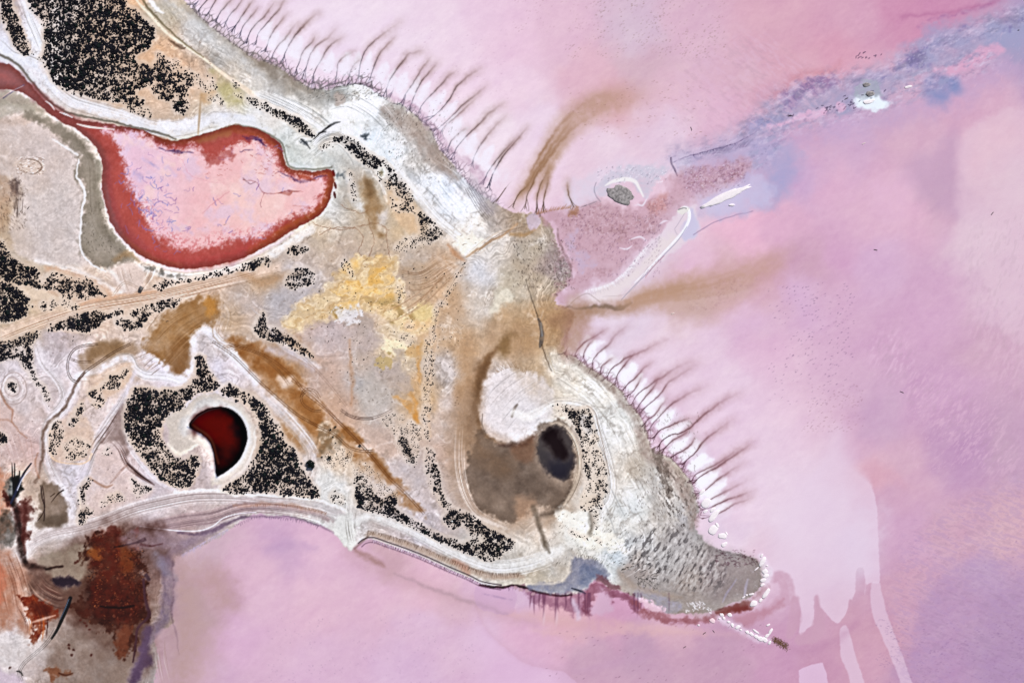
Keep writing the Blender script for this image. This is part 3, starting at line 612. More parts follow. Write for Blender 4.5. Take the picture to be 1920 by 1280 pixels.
# two great brown plumes
for pts, w, a in (([(965,385),(985,352),(1008,318),(1032,280),(1062,238),(1105,205),(1170,182),(1240,172)], [6,14,24,32,42,52,48,26], .8), ([(972,372),(992,340),(1010,312),(1026,288)], [5,10,12,10], .5), ([(1008,372),(1018,345),(1032,312),(1050,280),(1080,245)], [4,9,13,16,22], .8), ([(1100,205),(1140,190),(1200,185)], [20,34,12], .3)):
    stroke(pts, w, (184,148,120), a, max(6, np.max(w) * .6), wob=3, fade=[.8, 1, 1, 1, .8, .5, 0])
for pts in ([(962,388),(970,368),(986,350),(1004,330)], [(984,392),(988,368),(998,346),(1012,318),(1026,296)], [(1006,402),(1007,375),(1012,350),(1024,325),(1030,305)], [(1018,398),(1020,372),(1026,345),(1028,320)], [(1076,388),(1068,370),(1065,352),(1063,335)], [(930,380),(950,350),(975,325)]):
    plume(pts, 1.0, (150,112,76), (98,78,66), .8, .9)
r_p = random.Random(77)
for base_, n_, sp_, c_ in (([(978,372),(996,338),(1012,310),(1034,276),(1064,238),(1106,206),(1168,184)], 13, 30, (150,110,74)), ([(1160,574),(1200,564),(1250,552),(1320,538),(1400,518),(1470,492)], 14, 40, (166,124,90))):
    for k_ in range(n_):
        o_ = r_p.uniform(-.5, .5) * sp_
        ln = offset_line(base_, [o_ * .25, o_ * .6, o_ * 1.0, o_ * 1.5])
        i0_ = int(r_p.uniform(0, .3) * len(ln)); i1_ = int(r_p.uniform(.6, 1.0) * len(ln))
        stroke(ln[i0_:i1_], np.linspace(1.5, r_p.uniform(4, 10), len(ln[i0_:i1_])), c_, r_p.uniform(.18, .42), 6, smooth=False, wob=2.5, fade=[.3, 1, .8, .4, 0])
stroke([(1085,560),(1088,600),(1078,640),(1066,662)], [10,44,36,14], (188,152,146), .75, 26, wob=5)
stroke([(1075,580),(1110,582),(1150,582),(1200,575)], [16,22,24,20], (176,140,116), .6, 18, wob=4)
stroke([(1064,575),(1090,578),(1130,574),(1160,577),(1185,568)], [3,5,6,8,4], (120,104,92), .85, 4)
for pts, w, a in (([(1150,576),(1180,570),(1215,560),(1260,552),(1320,540),(1400,520),(1470,490)], [8,20,34,46,54,52,32], .9), ([(1165,572),(1200,562),(1250,550),(1320,538)], [8,24,30,16], .6), ([(1270,535),(1300,525),(1330,522)], [14,26,10], .4), ([(1400,520),(1450,490),(1500,460)], [26,36,10], .35)):
    stroke(pts, w, (190,152,124), a, max(8, np.max(w) * .7), wob=4, fade=[.6, 1, 1, .9, .65, .4, 0])
stroke([(1200,575),(1300,565),(1400,545)], [4,26,8], (218,190,186), .35, 20)

# salt rind beneath the lumps off the tip
stroke([(1345,1158),(1370,1170),(1400,1186),(1425,1196),(1442,1202)], [8,12,14,18,10], (236,222,234), .7, 8, wob=4, brk=.3)
stroke([(1426,1040),(1436,1060),(1438,1085),(1432,1100)], [8,16,16,8], (240,230,240), .7, 8, wob=4, brk=.3)
stroke([(1440,1105),(1425,1122),(1408,1134)], [10,18,12], (232,212,226), .7, 10, wob=4)
stroke([(1320,940),(1335,965),(1345,990),(1358,1012)], [18,24,22,16], (226,206,222), .7, 10, wob=5, brk=.3)
# dark specks drifting on the bed
def specks(x0, y0, x1, y1, n, col, a, seed, ang=-.4, size=(1.0, 2.4), dens=26):
    r = random.Random(seed)
    k = 0
    tries = 0
    while k < n and tries < n * 6:
        tries += 1
        x, y = r.uniform(x0, x1), r.uniform(y0, y1)
        v = float(fbm(np.array([[x]], F), np.array([[y]], F), dens, seed % 20 + 22, 3)[0, 0])
        if v < r.uniform(-.5, .6): continue
        k += 1
        l = r.uniform(*size)
        an = ang + r.gauss(0, .3)
        stroke([(x, y), (x + l * math.cos(an), y + l * math.sin(an))], r.uniform(.6, 1.2), col, a * r.uniform(.35, 1), 1.5)
specks(1060, 0, 1360, 110, 420, (150,122,112), .55, 3)
specks(960, 0, 1150, 60, 120, (170,130,140), .4, 4)
specks(1060, 150, 1330, 260, 110, (150,112,104), .5, 8, -.15, (1.5, 4))
specks(1440, 530, 1600, 760, 260, (120,92,126), .6, 9, -.45, (1.2, 3.4))
specks(1500, 720, 1620, 810, 150, (168,128,140), .6, 10, -.4, (1.2, 3))
specks(500, 1150, 900, 1280, 230, (160,132,160), .45, 12, .6, (1, 2))
specks(1640, 1160, 1920, 1280, 420, (146,112,152), .45, 13, .2, (1.5, 4))
specks(1660, 960, 1920, 1160, 120, (150,112,150), .4, 14)
specks(1020, 1170, 1440, 1280, 60, (140,104,122), .6, 15, -.5, (1.5, 4))
specks(700, 40, 960, 200, 160, (190,150,176), .4, 16)
specks(1050, 400, 1240, 520, 300, (116,84,112), .55, 17, -1.2, (1, 2.4), 30)
specks(1280, 310, 1400, 360, 120, (110,82,110), .5, 18, -.6, (1, 2.5))
specks(1280, 310, 1400, 360, 100, (228,214,230), .8, 19, -.6, (1, 2))
specks(1120, 312, 1250, 345, 110, (244,240,246), .9, 20, -.6, (1, 2.2))
specks(1120, 312, 1250, 345, 60, (110,104,126), .6, 21, -.6, (1, 2.2))
specks(1700, 680, 1900, 880, 500, (226,186,206), .5, 23, -.85, (3, 9))
specks(1800, 60, 1920, 400, 160, (228,190,206), .35, 24, -.9, (3, 8))

# ================================================================ land features
WH = (230, 230, 230)
# salt-white belts and beach lines
def belt(pts, w, col=WH, a=.8, fe=8, n=8, cols=((200,196,190),(244,244,244),(176,168,158)), seed=1, sa=.45, h=0.0, brk=.25):
    stroke(pts, w, col, a, fe, wob=2, brk=brk, h=h, seed=seed + 20)
    if n: strands(pts, np.max(w) * 1.05, n, cols, sa, 1.2, seed)

belt([(40,-20),(50,10),(58,38),(70,66),(82,98),(76,112)], [16,16,14,14,12,8], (230,234,238), .85, 8, 6, seed=3)
belt([(-30,72),(0,82),(25,104),(55,112),(85,128),(100,158),(135,190),(185,206),(240,222),(295,242),(350,238),(405,222),(470,226)], [22,24,24,24,26,24,22,22,24,28,28,22,20], (224,226,230), .9, 8, 16, seed=4)
stroke([(-20,100),(0,104),(30,118),(50,140),(72,168),(95,192),(130,212),(180,224),(230,233),(290,248),(330,260)], [3,5,5,5,5,5,4,4,4,5,4], (140,132,116), .75, 3, wob=1.5)
stroke([(300,232),(340,236),(372,222)], [8,14,6], (246,246,250), .8, 8, wob=4, brk=.5)
stroke([(372,252),(374,232),(376,205),(378,180)], [3,4,4,3], (206,182,150), .8, 3)
poly([(378,180),(392,172),(405,178),(398,192),(384,196)], (214,172,120), .6, 10)
poly([(395,130),(430,150),(450,175),(455,196),(430,200),(415,175),(405,150)], (196,186,128), .6, 14, mott=(10,.6))
# inner cliff path under the northern flat
stroke([(245,-20),(262,8),(285,32),(310,60),(340,82),(368,100),(395,120),(420,140),(450,160),(475,178)], [4,4,5,5,5,5,5,6,8,10], (236,220,196), .8, 3)
stroke([(256,-20),(274,10),(300,40),(325,64),(352,86),(382,108)], [3,4,4,3,3,2], (150,138,104), .7, 3, wob=1.2)
stroke([(318,78),(336,86),(348,92)], [4,7,3], (110,82,60), .65, 5)
for k in range(70):
    x, y = r.uniform(285, 400), r.uniform(20, 160)
    if x - 285 > (y - 20) * 1.25 + 22: continue
    stroke([(x, y), (x + r.uniform(1, 3), y + r.uniform(.5, 2))], 1.0, (150,112,84), .5, 1.3)
# grey flat and its brown rim beside the plumes
stroke([(352,20),(395,52),(430,80),(465,105),(500,122),(540,145),(580,172),(630,175)], [10,16,22,24,24,20,16,10], (152,138,122), .55, 14, wob=4, brk=.5)
stroke([(300,-10),(345,30),(400,75),(450,112),(500,150)], [14,22,24,22,14], (206,206,202), .7, 14, wob=4, brk=.4)
stroke([(275,-5),(290,12),(305,26)], [5,8,3], (236,240,242), .8, 4)
poly([(540,160),(580,172),(640,165),(650,185),(620,200),(585,200),(555,185)], (158,154,144), .6, 12, mott=(8,.6))
poly([(628,178),(640,172),(646,185),(640,198),(630,196)], (196,182,170), .7, 5)
poly([(712,190),(750,200),(785,225),(805,245),(815,270),(835,300),(862,328),(850,335),(820,315),(795,290),(775,262),(745,240),(712,215)], (176,158,144), .7, 14, mott=(10,.5))
specks(560, 130, 700, 190, 200, (96,96,96), .55, 31, -.6, (1, 3))
specks(720, 195, 860, 320, 220, (96,84,78), .5, 32, -1.2, (1, 3))
stroke([(640,210),(690,200),(730,195)], [14,22,6], (240,242,238), .7, 14, wob=6)
stroke([(480,180),(530,200),(575,222),(600,240)], [14,22,22,12], (240,240,236), .75, 10, wob=5, brk=.4)
strands([(480,178),(530,200),(580,225),(612,248)], 40, 22, ((140,146,146),(246,246,244),(176,182,182)), .5, 1.2, 9)
strands([(600,205),(650,190),(700,215),(740,260)], 60, 14, ((150,156,156),(246,246,244)), .4, 1.2, 10)
poly([(588,265),(602,250),(622,235),(636,226),(640,232),(622,248),(605,262),(592,275)], (236,236,232), .9, 4)
for pts, w in (([(598,252),(612,243),(628,232),(638,229)], [2,4,4,2]), ([(588,262),(600,252),(612,248)], [2,3,2]), ([(565,262),(575,272),(582,280)], [2,3,2])):
    stroke(pts, w, (74,76,80), .8, 2.5, wob=1, brk=.3, h=-.4)
strands([(560,300),(590,280),(612,262),(640,262),(668,290),(680,320)], 22, 16, ((150,154,150),(246,246,244),(120,124,124)), .55, 1.2, 12)
for x, y in ((690,262),(685,258),(640,330),(575,268)):
    poly([(x-9,y-2),(x,y-5),(x+9,y-1),(x,y+3)], (110,118,124), .6, 5, rag=3, ragscale=3)

# western clay pan
poly([(-40,235),(30,238),(70,225),(95,245),(120,268),(145,282),(150,300),(140,325),(150,345),(156,370),(155,400),(152,430),(152,462),(160,482),(180,500),(150,495),(110,495),(70,490),(40,480),(20,440),(22,400),(40,380),(42,350),(25,330),(-40,320)], (218,206,198), .7, 8, mott=(20,.3))
poly([(-40,160),(0,168),(30,172),(60,190),(85,208),(60,214),(30,200),(0,198),(-40,196)], (166,154,134), .7, 8)
poly([(0,192),(40,196),(75,212),(90,222),(60,222),(30,215),(0,220)], (192,186,168), .6, 8)
poly([(50,212),(85,222),(110,232),(140,253),(165,275),(185,300),(190,350),(197,390),(207,420),(225,445),(245,470),(262,486),(240,492),(215,500),(200,505),(178,498),(162,482),(153,460),(153,430),(156,400),(160,372),(158,345),(142,330),(148,310),(150,292),(130,275),(105,258),(80,236),(50,222)], (160,150,132), .92, 8, (2,3,2), rag=4, ragscale=9, mott=(16,.25))
stroke([(110,238),(150,268),(178,308),(184,360),(190,410),(210,450),(235,480)], [8,10,14,14,14,16,8], (118,108,90), .5, 16, wob=3, brk=.3)
strands([(90,228),(140,258),(172,300),(176,360),(182,420),(210,470),(235,490)], 34, 12, ((124,114,98),(186,178,160)), .25, 1.6, 14)
specks(150, 380, 240, 500, 160, (96,88,74), .5, 51, 1.2, (1, 3), 16)
stroke([(150,300),(146,330),(158,350),(160,372),(155,400),(152,430),(152,462),(162,484),(182,502),(200,510)], [2,3,4,4,3,3,3,3,3,2], (238,236,232), .85, 3, wob=2)
stroke([(100,262),(128,278),(148,292)], [2,4,3], (232,230,226), .7, 3, wob=2)
stroke([(215,488),(235,478),(252,480),(262,490)], [6,12,10,4], (190,150,100), .5, 8)
poly([(32,300),(50,295),(75,300),(82,315),(70,328),(45,325),(30,315)], (222,204,186), .8, 4, rag=3, ragscale=5, mott=(4,.5))
strands([(30,310),(45,298),(70,300),(82,314),(68,328),(42,324),(30,312)], 5, 6, ((150,124,104),(240,232,224)), .6, 1.2, 15)
for x0, y0, x1, y1 in ((22,345,36,365),):
    poly([(x0,y0),(x1,y0-4),(x1+3,y1),(x0+4,y1+4)], (116,98,94), .7, 8, rag=4)
strands([(36,365),(34,390),(32,410)], 20, 16, ((120,104,96),(226,214,204)), .6, 1.3, 16)
stroke([(-10,340),(20,350),(10,380),(0,430)], [14,22,24,18], (190,156,124), .55, 16, brk=.5, wob=5)
stroke([(0,470),(40,490),(90,505),(140,515)], [8,12,14,8], (206,186,150), .5, 10)

specks(32, 295, 82, 328, 90, (150,112,86), .6, 52, 0, (1, 3), 10)
specks(32, 295, 82, 328, 60, (246,240,234), .8, 53, 0, (1, 3), 10)
specks(0, 330, 50, 430, 140, (120,98,84), .5, 54, 1.0, (2, 6), 12)
# ---------------- pink pond with its red margin
POND = [(-40,112),(0,118),(25,125),(45,145),(62,165),(80,186),(110,209),(150,226),(200,233),(255,241),(290,256),(320,264),(365,256),(400,246),(440,236),(480,243),(510,258),(528,275),(534,300),(546,318),(590,322),(620,318),(626,335),(620,370),(605,395),(580,416),(545,433),(510,456),(480,473),(440,489),(400,499),(350,504),(315,499),(280,486),(250,468),(225,440),(207,410),(197,380),(191,345),(192,310),(185,285),(165,260),(140,240),(110,226),(85,206),(60,186),(40,173),(0,168),(-40,166)]
stroke([(190,345),(197,382),(208,412),(226,442),(250,470),(282,490),(316,503),(352,508),(402,503),(442,493),(482,477),(512,460),(548,436)], [3,4,5,7,8,9,8,7,7,7,6,6,5], (214,196,198), .85, 4, wob=1)
belt([(262,500),(300,512),(350,520),(410,512),(450,502),(500,482),(545,455),(585,430)], [8,12,12,12,12,14,16,16], (232,228,222), .9, 6, 9, seed=22)
poly([(270,498),(310,508),(350,514),(345,519),(300,514)], (112,108,98), .6, 6, rag=4, ragscale=5)
stroke([(255,242),(290,258),(322,266),(366,258),(402,248),(442,236),(482,243),(512,257),(530,272),(538,300),(548,315),(590,318),(622,314)], [3,4,4,4,4,4,4,4,3,3,3,3,3], (118,108,88), .6, 4, wob=1)
poly(POND, (168,78,70), 1.0, 2.5, (1.5,1.5,1), h=-1.0)
sl, d = sd(POND, (1.5,1.5,1), pad=10)
C[sl] += (sstep(2, -2, d) * (8 * fbm(PX[sl], PY[sl], 20, 60, 4) + 8 * fbm(PX[sl], PY[sl], 5, 61, 3)))[..., None] * np.array([1, .8, .8], F)
lay(sl, sstep(2, -2, d) * sstep(-14, -2, d) * sstep(330, 250, PX[sl]), (152,104,104), .55)
poly([(-40,100),(0,118),(25,125),(45,145),(62,165),(80,186),(95,200),(70,190),(40,170),(0,168),(-40,170)], (146,98,98), .85, 14, (1.5,1.5,1))
stroke([(60,160),(100,200),(150,228),(200,237)], [10,14,12,8], (164,88,84), .6, 8)
stroke([(255,244),(300,262),(330,268),(370,262),(410,252),(440,243),(480,252),(510,268),(525,290),(535,310)], [4,5,6,8,12,14,12,10,8,6], (172,88,56), .85, 5, wob=1)
stroke([(375,265),(400,258),(430,250)], [8,14,8], (176,122,84), .55, 8)
stroke([(538,318),(570,328),(600,326),(620,330),(615,362),(600,388),(572,410),(540,426),(505,450),(470,470)], [6,8,8,10,12,12,12,12,14,14], (180,92,50), .85, 6, wob=1.5)
stroke([(505,445),(465,466),(425,482),(380,490),(335,488),(290,475),(255,455)], [10,20,24,26,24,24,20], (186,76,72), .7, 12, wob=3, brk=.4)
stroke([(200,300),(205,350),(218,400),(240,435),(270,465)], [10,12,14,18,16], (156,74,74), .7, 8, wob=2)
stroke([(230,440),(262,470),(300,488),(340,498)], [4,8,8,5], (176,92,66), .6, 6)
stroke([(196,345),(206,390),(222,430),(236,450)], [3,8,8,4], (156,104,108), .6, 6)
PINK = [(186,240),(215,243),(250,247),(280,262),(310,276),(340,279),(362,270),(378,284),(400,294),(432,276),(470,263),(494,270),(514,285),(524,305),(530,322),(562,331),(598,329),(612,336),(606,364),(590,385),(560,404),(522,420),(500,440),(470,450),(430,453),(390,466),(350,470),(320,456),(292,442),(276,420),(268,392),(252,370),(242,346),(236,325),(228,300),(220,275),(206,256)]
sl, d = sd(PINK, (2,3,2), pad=40)
d2 = d + 7 * fbm(PX[sl], PY[sl], 10, 33, 3) + 4.5 * fbm(PX[sl], PY[sl], 2.8, 38, 2)
m = sstep(8, -10, d2)
lay(sl, sstep(12, -14, d + 4 * fbm(PX[sl], PY[sl], 5, 34, 3)), (200,102,98), .6)
pinkcol = np.zeros(m.shape + (3,), F) + np.array((246,198,196), F)
lav = sstep(420, 250, PX[sl] + .3 * (PY[sl] - 330))
pinkcol += lav[..., None] * (np.array((240,204,218), F) - pinkcol)
peach = sstep(60, 0, np.hypot(PX[sl] - 480, (PY[sl] - 380) * 1.2) - 30)  # paler peach brine round the eastern middle of the pond
pinkcol += peach[..., None] * (np.array((250,212,202), F) - pinkcol) * .8
pinkcol += (fbm(PX[sl], PY[sl], 24, 35, 4) * 7)[..., None] * np.array([.3, 1, .9], F)
pinkcol += (sstep(.05, .6, fbm(PX[sl], PY[sl], 34, 65, 4)) * .55)[..., None] * (np.array((230,208,228), F) - pinkcol)
pinkcol += (sstep(.1, .6, fbm(PX[sl], PY[sl], 30, 66, 4)) * .6)[..., None] * (np.array((252,220,212), F) - pinkcol)
C[sl] += (pinkcol - C[sl]) * (m * .97)[..., None]
rim = sstep(-34, -4, d) * m * sstep(-.1, .7, fbm(PX[sl], PY[sl], 3.4, 36, 2))
lay(sl, rim * sstep(360, 440, PY[sl] + .25 * (400 - PX[sl])), (214,120,122), .75)
sl, d = sd(POND, (1.5,1.5,1), pad=8)
red = (1 - np.clip((C[sl][..., 1] - 90) / 60, 0, 1)) * sstep(1, -1, d)
lay(sl, red * sstep(-16, -1, d), (112,58,50), .5)
lay(sl, red * sstep(-10, -30, d), (206,96,84), .35)
lay(sl, red * sstep(.05, .5, fbm(PX[sl], PY[sl], 6, 64, 3)), (206,116,112), .15)
# blue-violet veins
r = random.Random(11)
for k in range(120):
    if r.random() < .7: x, y = r.gauss(285, 26), r.gauss(375, 40)
    else: x, y = r.uniform(240, 560), r.uniform(270, 450)
    an = r.uniform(0, 6.28)
    pts = [(x, y)]
    for q in range(r.randint(2, 4)):
        an += r.gauss(0, .8); x += 4 * math.cos(an); y += 4 * math.sin(an); pts.append((x, y))
    stroke(pts, r.uniform(.9, 1.8), r.choice(((130,120,190),(150,110,170),(120,130,200))), r.uniform(.25, .75), 1.7)
for x, y, s in ((260,330,6),(258,335,7),(285,380,4),(293,395,4),(330,425,7),(350,430,8),(275,300,7),(290,310,6),(320,320,8)):
    stroke([(x-s,y-s*.6),(x,y),(x+s,y+s)], s, (150,152,206) if s < 7 else (206,190,222), .55, s*.9, wob=4, brk=.5)
for pts in ([(300,278),(330,285),(360,284)],[(455,255),(470,262),(490,265)],[(470,258),(485,262),(500,275)],[(520,322),(545,332),(560,340),(580,338),(600,332),(612,330)],[(450,285),(470,280)]):
    stroke(pts, [2,5,2], (74,48,96), .75, 3, wob=3, brk=.5)
for pts, w, c in (([(455,338),(480,342),(495,362),(520,362),(545,358),(568,358)], [1,1.2,1.2,2,4,1], (150,70,66)), ([(495,362),(488,380),(490,390)], 1.0, (150,80,90)), ([(480,342),(470,345),(455,335)], 1.2, (96,50,60)), ([(528,362),(540,364),(548,360)], [2,6,2], (178,100,86)), ([(560,330),(575,334),(590,338)], [3,8,4], (176,70,40)), ([(380,285),(390,300),(388,310)], [6,8,2], (176,92,84)), ([(550,387),(570,388)], 1.2, (180,96,84)), ([(300,285),(340,300),(360,330),(420,345)], 1.0, (226,160,170)), ([(380,400),(400,380),(430,360)], [1,2,1], (222,150,156))):
    stroke(pts, w, c, .7, 2.2, wob=2, brk=.4)
specks(385, 280, 530, 330, 90, (176,88,80), .6, 33, .3, (2, 6))
poly([(382,286),(400,294),(430,280),(440,290),(410,305),(392,305)], (176,84,76), .7, 8, rag=5, ragscale=4)
for pts, w in (([(145,233),(165,238),(190,241),(215,243)], [2,4,3,1.5]), ([(86,190),(96,197),(103,207)], [1,2.4,1]), ([(112,211),(124,215),(137,221)], [1,2.6,1])):
    stroke(pts, w, (248,222,214), .95, 1.8)
stroke([(8,185),(25,172),(45,160)], [2,3,3], (100,96,140), .7, 3, brk=.6)
stroke([(2,186),(22,172),(44,162)], 1.2, (206,176,170), .7, 1.5)
for x, y in ((625,325),(628,348),(627,366)):
    stroke([(x, y - 5), (x + 1, y), (x + 2, y + 5)], [3, 5, 3], (140,30,26), .85, 2)

# ---------------- centre: road, wheel marks, yellow earth
stroke([(-30,652),(0,630),(60,606),(120,585),(180,570),(250,560),(320,548),(400,528),(460,515),(520,500)], [26,26,28,26,26,26,26,24,20,14], (234,212,192), .8, 12, wob=2)
strands([(-30,655),(0,632),(60,608),(120,587),(180,571),(250,561),(320,549),(400,530),(460,517),(520,502)], 30, 34, ((206,172,142),(244,228,214),(214,192,160),(184,152,124)), .4, 1.3, 41)
stroke([(150,570),(220,555),(300,545)], [4,6,3], (228,180,140), .6, 5)
stroke([(450,512),(500,530),(520,520),(560,512)], [8,16,14,6], (196,156,112), .5, 14)
poly([(205,520),(215,500),(240,494),(262,498),(272,515),(270,532),(255,545),(235,552),(222,545)], (222,204,190), .85, 8)
strands([(225,500),(232,525),(240,550)], 36, 12, ((196,172,152),(236,224,214)), .5, 1.1, 42)
strands([(262,545),(275,530),(284,515),(288,498)], 16, 7, ((190,162,140),(244,238,230)), .6, 1.2, 43)
stroke([(205,505),(235,540),(215,552)], [6,8,4], (240,236,230), .5, 6)
belt([(70,488),(110,500),(150,512),(185,528),(215,545)], [8,10,12,12,8], (232,226,220), .85, 7, 6, seed=44)
poly([(88,498),(120,505),(165,518),(200,540),(208,553),(190,555),(150,528),(110,512),(86,508)], (224,186,154), .75, 6, mott=(8,.4))
poly([(25,530),(60,535),(100,548),(118,560),(90,566),(60,565),(40,550)], (226,208,184), .8, 8)

# brown wet clay
BR = (172,128,74)
poly([(388,556),(404,560),(412,580),(404,604),(385,612),(366,620),(358,642),(355,690),(342,704),(322,697),(300,672),(272,658),(282,630),(300,602),(322,582),(350,568)], BR, .92, 9, (3,3,2), rag=5, ragscale=6, mott=(22,.45))
poly([(325,640),(356,640),(354,690),(342,703),(324,696),(312,670)], (150,106,58), .6, 14)
poly([(388,556),(402,562),(404,585),(390,592),(384,575)], (206,150,70), .7, 8)
strands([(290,640),(330,600),(390,570)], 60, 20, ((200,160,110),(146,104,60)), .35, 1.1, 45)
strands([(300,690),(345,640),(400,600)], 30, 10, ((214,180,140),(140,100,60)), .35, 1.1, 46)
poly([(150,668),(170,650),(200,640),(240,642),(270,650),(262,662),(230,678),(195,690),(170,708),(158,700)], (176,148,116), .85, 10, mott=(14,.4))
poly([(165,652),(200,642),(232,645),(225,660),(190,668),(168,680)], (150,116,74), .55, 12)
strands([(200,690),(240,665),(275,650),(300,640)], 34, 10, ((140,106,72),(206,180,152)), .4, 1.1, 47)
poly([(428,640),(452,636),(482,645),(512,662),(548,688),(566,715),(572,735),(600,770),(640,800),(672,828),(700,855),(728,886),(760,918),(792,952),(782,952),(750,935),(712,902),(682,880),(662,856),(632,836),(608,852),(590,832),(582,805),(556,785),(520,750),(482,708),(446,668)], (180,130,76), .88, 12, (3,3,2), rag=7, ragscale=8, mott=(14,.6))
poly([(440,640),(482,648),(520,670),(550,695),(540,712),(500,700),(470,680)], (166,112,54), .8, 12, mott=(14,.4))
poly([(545,730),(575,745),(600,775),(605,800),(590,800),(570,775),(550,755)], (166,112,54), .8, 10, mott=(12,.4))
poly([(640,805),(660,802),(680,825),(672,832),(650,822)], (170,118,60), .8, 6)
poly([(690,845),(712,858),(735,892),(728,896),(705,872)], (166,118,66), .8, 8)
poly([(522,705),(545,708),(548,722),(530,725)], (222,206,192), .7, 10)
poly([(600,800),(618,798),(636,815),(640,838),(615,850),(598,842)], (150,132,106), .8, 8, rag=6, mott=(7,.5))
for x, y in ((616,792),(620,803),(600,800),(625,815),(606,824),(628,828),(612,806)):
    poly([(x-5,y-3),(x+1,y-6),(x+6,y-1),(x+2,y+5),(x-4,y+4)], (226,208,184), .6, 5, rag=2)

# grey-white belts framing the gullies
belt([(505,615),(530,645),(560,662),(588,678),(600,690)], [6,10,12,10,5], (222,216,216), .8, 6, 7, seed=51)
stroke([(500,655),(530,660),(560,672),(585,690)], [10,18,20,10], (206,200,208), .6, 10, wob=3)
belt([(478,720),(520,762),(560,805),(585,840),(590,860)], [14,20,22,18,8], (216,208,206), .85, 8, 16, seed=52)
belt([(360,640),(372,625),(392,622),(410,640),(440,668),(480,715)], [8,12,14,16,16,14], (230,228,232), .85, 7, 12, seed=53)
belt([(150,705),(190,690),(225,672),(245,672),(255,690),(275,702),(310,705),(345,712),(360,690),(366,640)], [12,14,14,14,14,16,18,16,12,10], (230,228,232), .85, 7, 16, seed=54)
belt([(145,708),(140,730),(120,765),(95,790),(86,820),(88,860),(105,900),(130,940),(135,965)], [14,18,18,14,10,10,12,14,12], (226,222,224), .8, 8, 14, seed=55)
belt([(70,640),(82,680),(110,715),(118,745),(95,770),(80,740)], [12,16,14,10,10,6], (226,220,220), .75, 9, 8, seed=56)
belt([(258,720),(240,735),(225,760),(200,795),(180,830),(165,870),(150,900)], [10,16,18,16,14,14,16], (222,214,218), .85, 8, 16, seed=57)
belt([(255,700),(238,735),(232,790),(245,835),(270,870),(300,900),(330,918)], [8,8,8,8,9,9,8], (224,216,220), .8, 5, 10, seed=58)
poly([(228,760),(238,755),(240,790),(235,815),(245,845),(238,850),(225,830),(205,825),(190,830),(205,800)], (150,126,116), .75, 8, mott=(10,.4))
strands([(226,765),(205,800),(180,835),(165,868)], 16, 12, ((120,86,70),(220,206,200)), .55, 1.2, 59)
strands([(205,820),(225,840),(240,870),(265,890),(290,905)], 12, 12, ((116,78,66),(220,206,200),(90,60,56)), .65, 1.3, 60)
stroke([(240,868),(262,888),(290,908)], [3,5,2], (104,66,58), .6, 3)
stroke([(238,872),(225,885),(215,898),(208,905)], [4,4,3,1.5], (140,92,72), .6, 3)
stroke([(160,700),(145,718),(135,740),(122,765),(100,785),(86,800),(82,830),(82,858),(74,890),(66,905)], [4,5,5,6,5,5,5,5,4,3], (150,124,106), .8, 3.5, wob=1)
for o in (-1.6, 1.6):
    stroke(offset_line([(245,645),(215,660),(185,680),(160,698),(146,715)], [o]), 1.1, (110,80,60), .75, 1.4, smooth=False)
    stroke(offset_line([(185,645),(150,650),(133,665),(128,690),(135,710),(146,716)], [o]), 1.1, (110,84,66), .75, 1.4, smooth=False)
    stroke(offset_line([(133,672),(150,678),(172,678)], [o]), 1.0, (120,92,70), .6, 1.4, smooth=False)
for pts in ([(0,728),(12,755),(26,770),(25,790),(38,808),(52,820)], [(0,788),(15,786),(26,792)], [(75,895),(68,870),(72,850)]):
    stroke(pts, [3,4,4,3,3,1.5], (196,150,122), .75, 4, wob=2)
for k, (cx, cy, rr) in enumerate(((25,725,9),(25,725,14),(26,726,19),(28,728,24))):
    stroke([(cx + rr * 1.0 * math.cos(t), cy + rr * 1.25 * math.sin(t)) for t in np.linspace(0, 6.28, 13)], 1.4, (188,168,156) if k % 2 else (236,230,226), .6, 2.2, wob=1.5)
poly([(-20,760),(15,765),(30,800),(50,830),(70,870),(60,890),(30,860),(0,840),(-20,830)], (218,194,184), .5, 14)
strands([(20,790),(35,830),(50,880)], 40, 12, ((196,150,128),(232,220,214)), .35, 1.2, 62)

# sandy islands under the scrub
SAND = (228,202,176)
poly([(165,745),(170,730),(200,705),(225,690),(242,680),(250,690),(245,705),(225,735),(205,745),(195,760),(180,765)], SAND, .85, 5, mott=(7,.3))
poly([(98,798),(118,782),(140,765),(150,748),(160,752),(155,775),(170,790),(178,830),(172,855),(160,864),(130,866),(100,860),(94,830)], (224,200,178), .85, 5, mott=(6,.35))
stroke([(96,805),(94,835),(102,860),(130,868),(162,866),(174,850)], 3, (236,206,170), .7, 2.5, wob=1)
poly([(186,845),(205,835),(225,850),(240,870),(258,895),(270,910),(290,920),(270,935),(235,945),(200,955),(175,975),(152,985),(148,950),(155,910),(170,895)], (222,202,192), .85, 6, mott=(6,.5))
strands([(150,915),(152,950),(150,985)], 4, 3, ((240,224,200),), .7, 1.5, 64)
stroke([(170,895),(185,905),(200,912),(212,908)], [3,4,4,2], (190,146,116), .6, 4)
poly([(246,728),(300,726),(345,722),(362,700),(368,668),(388,668),(396,695),(414,722),(404,734),(366,742),(345,760),(315,776),(306,805),(306,825),(325,852),(345,864),(368,852),(378,862),(374,885),(362,908),(345,916),(315,908),(285,880),(258,850),(240,820),(234,780)], (222,200,178), .9, 5, mott=(8,.3))
poly([(415,732),(432,720),(470,738),(505,765),(535,812),(560,845),(580,890),(602,932),(560,930),(490,924),(436,924),(420,914),(450,895),(478,858),(490,820),(480,775),(440,748)], (222,204,186), .9, 5, mott=(8,.3))
poly([(85,545),(100,510),(130,520),(165,520),(200,550),(205,558),(150,562),(118,560)], (222,192,164), .7, 6)
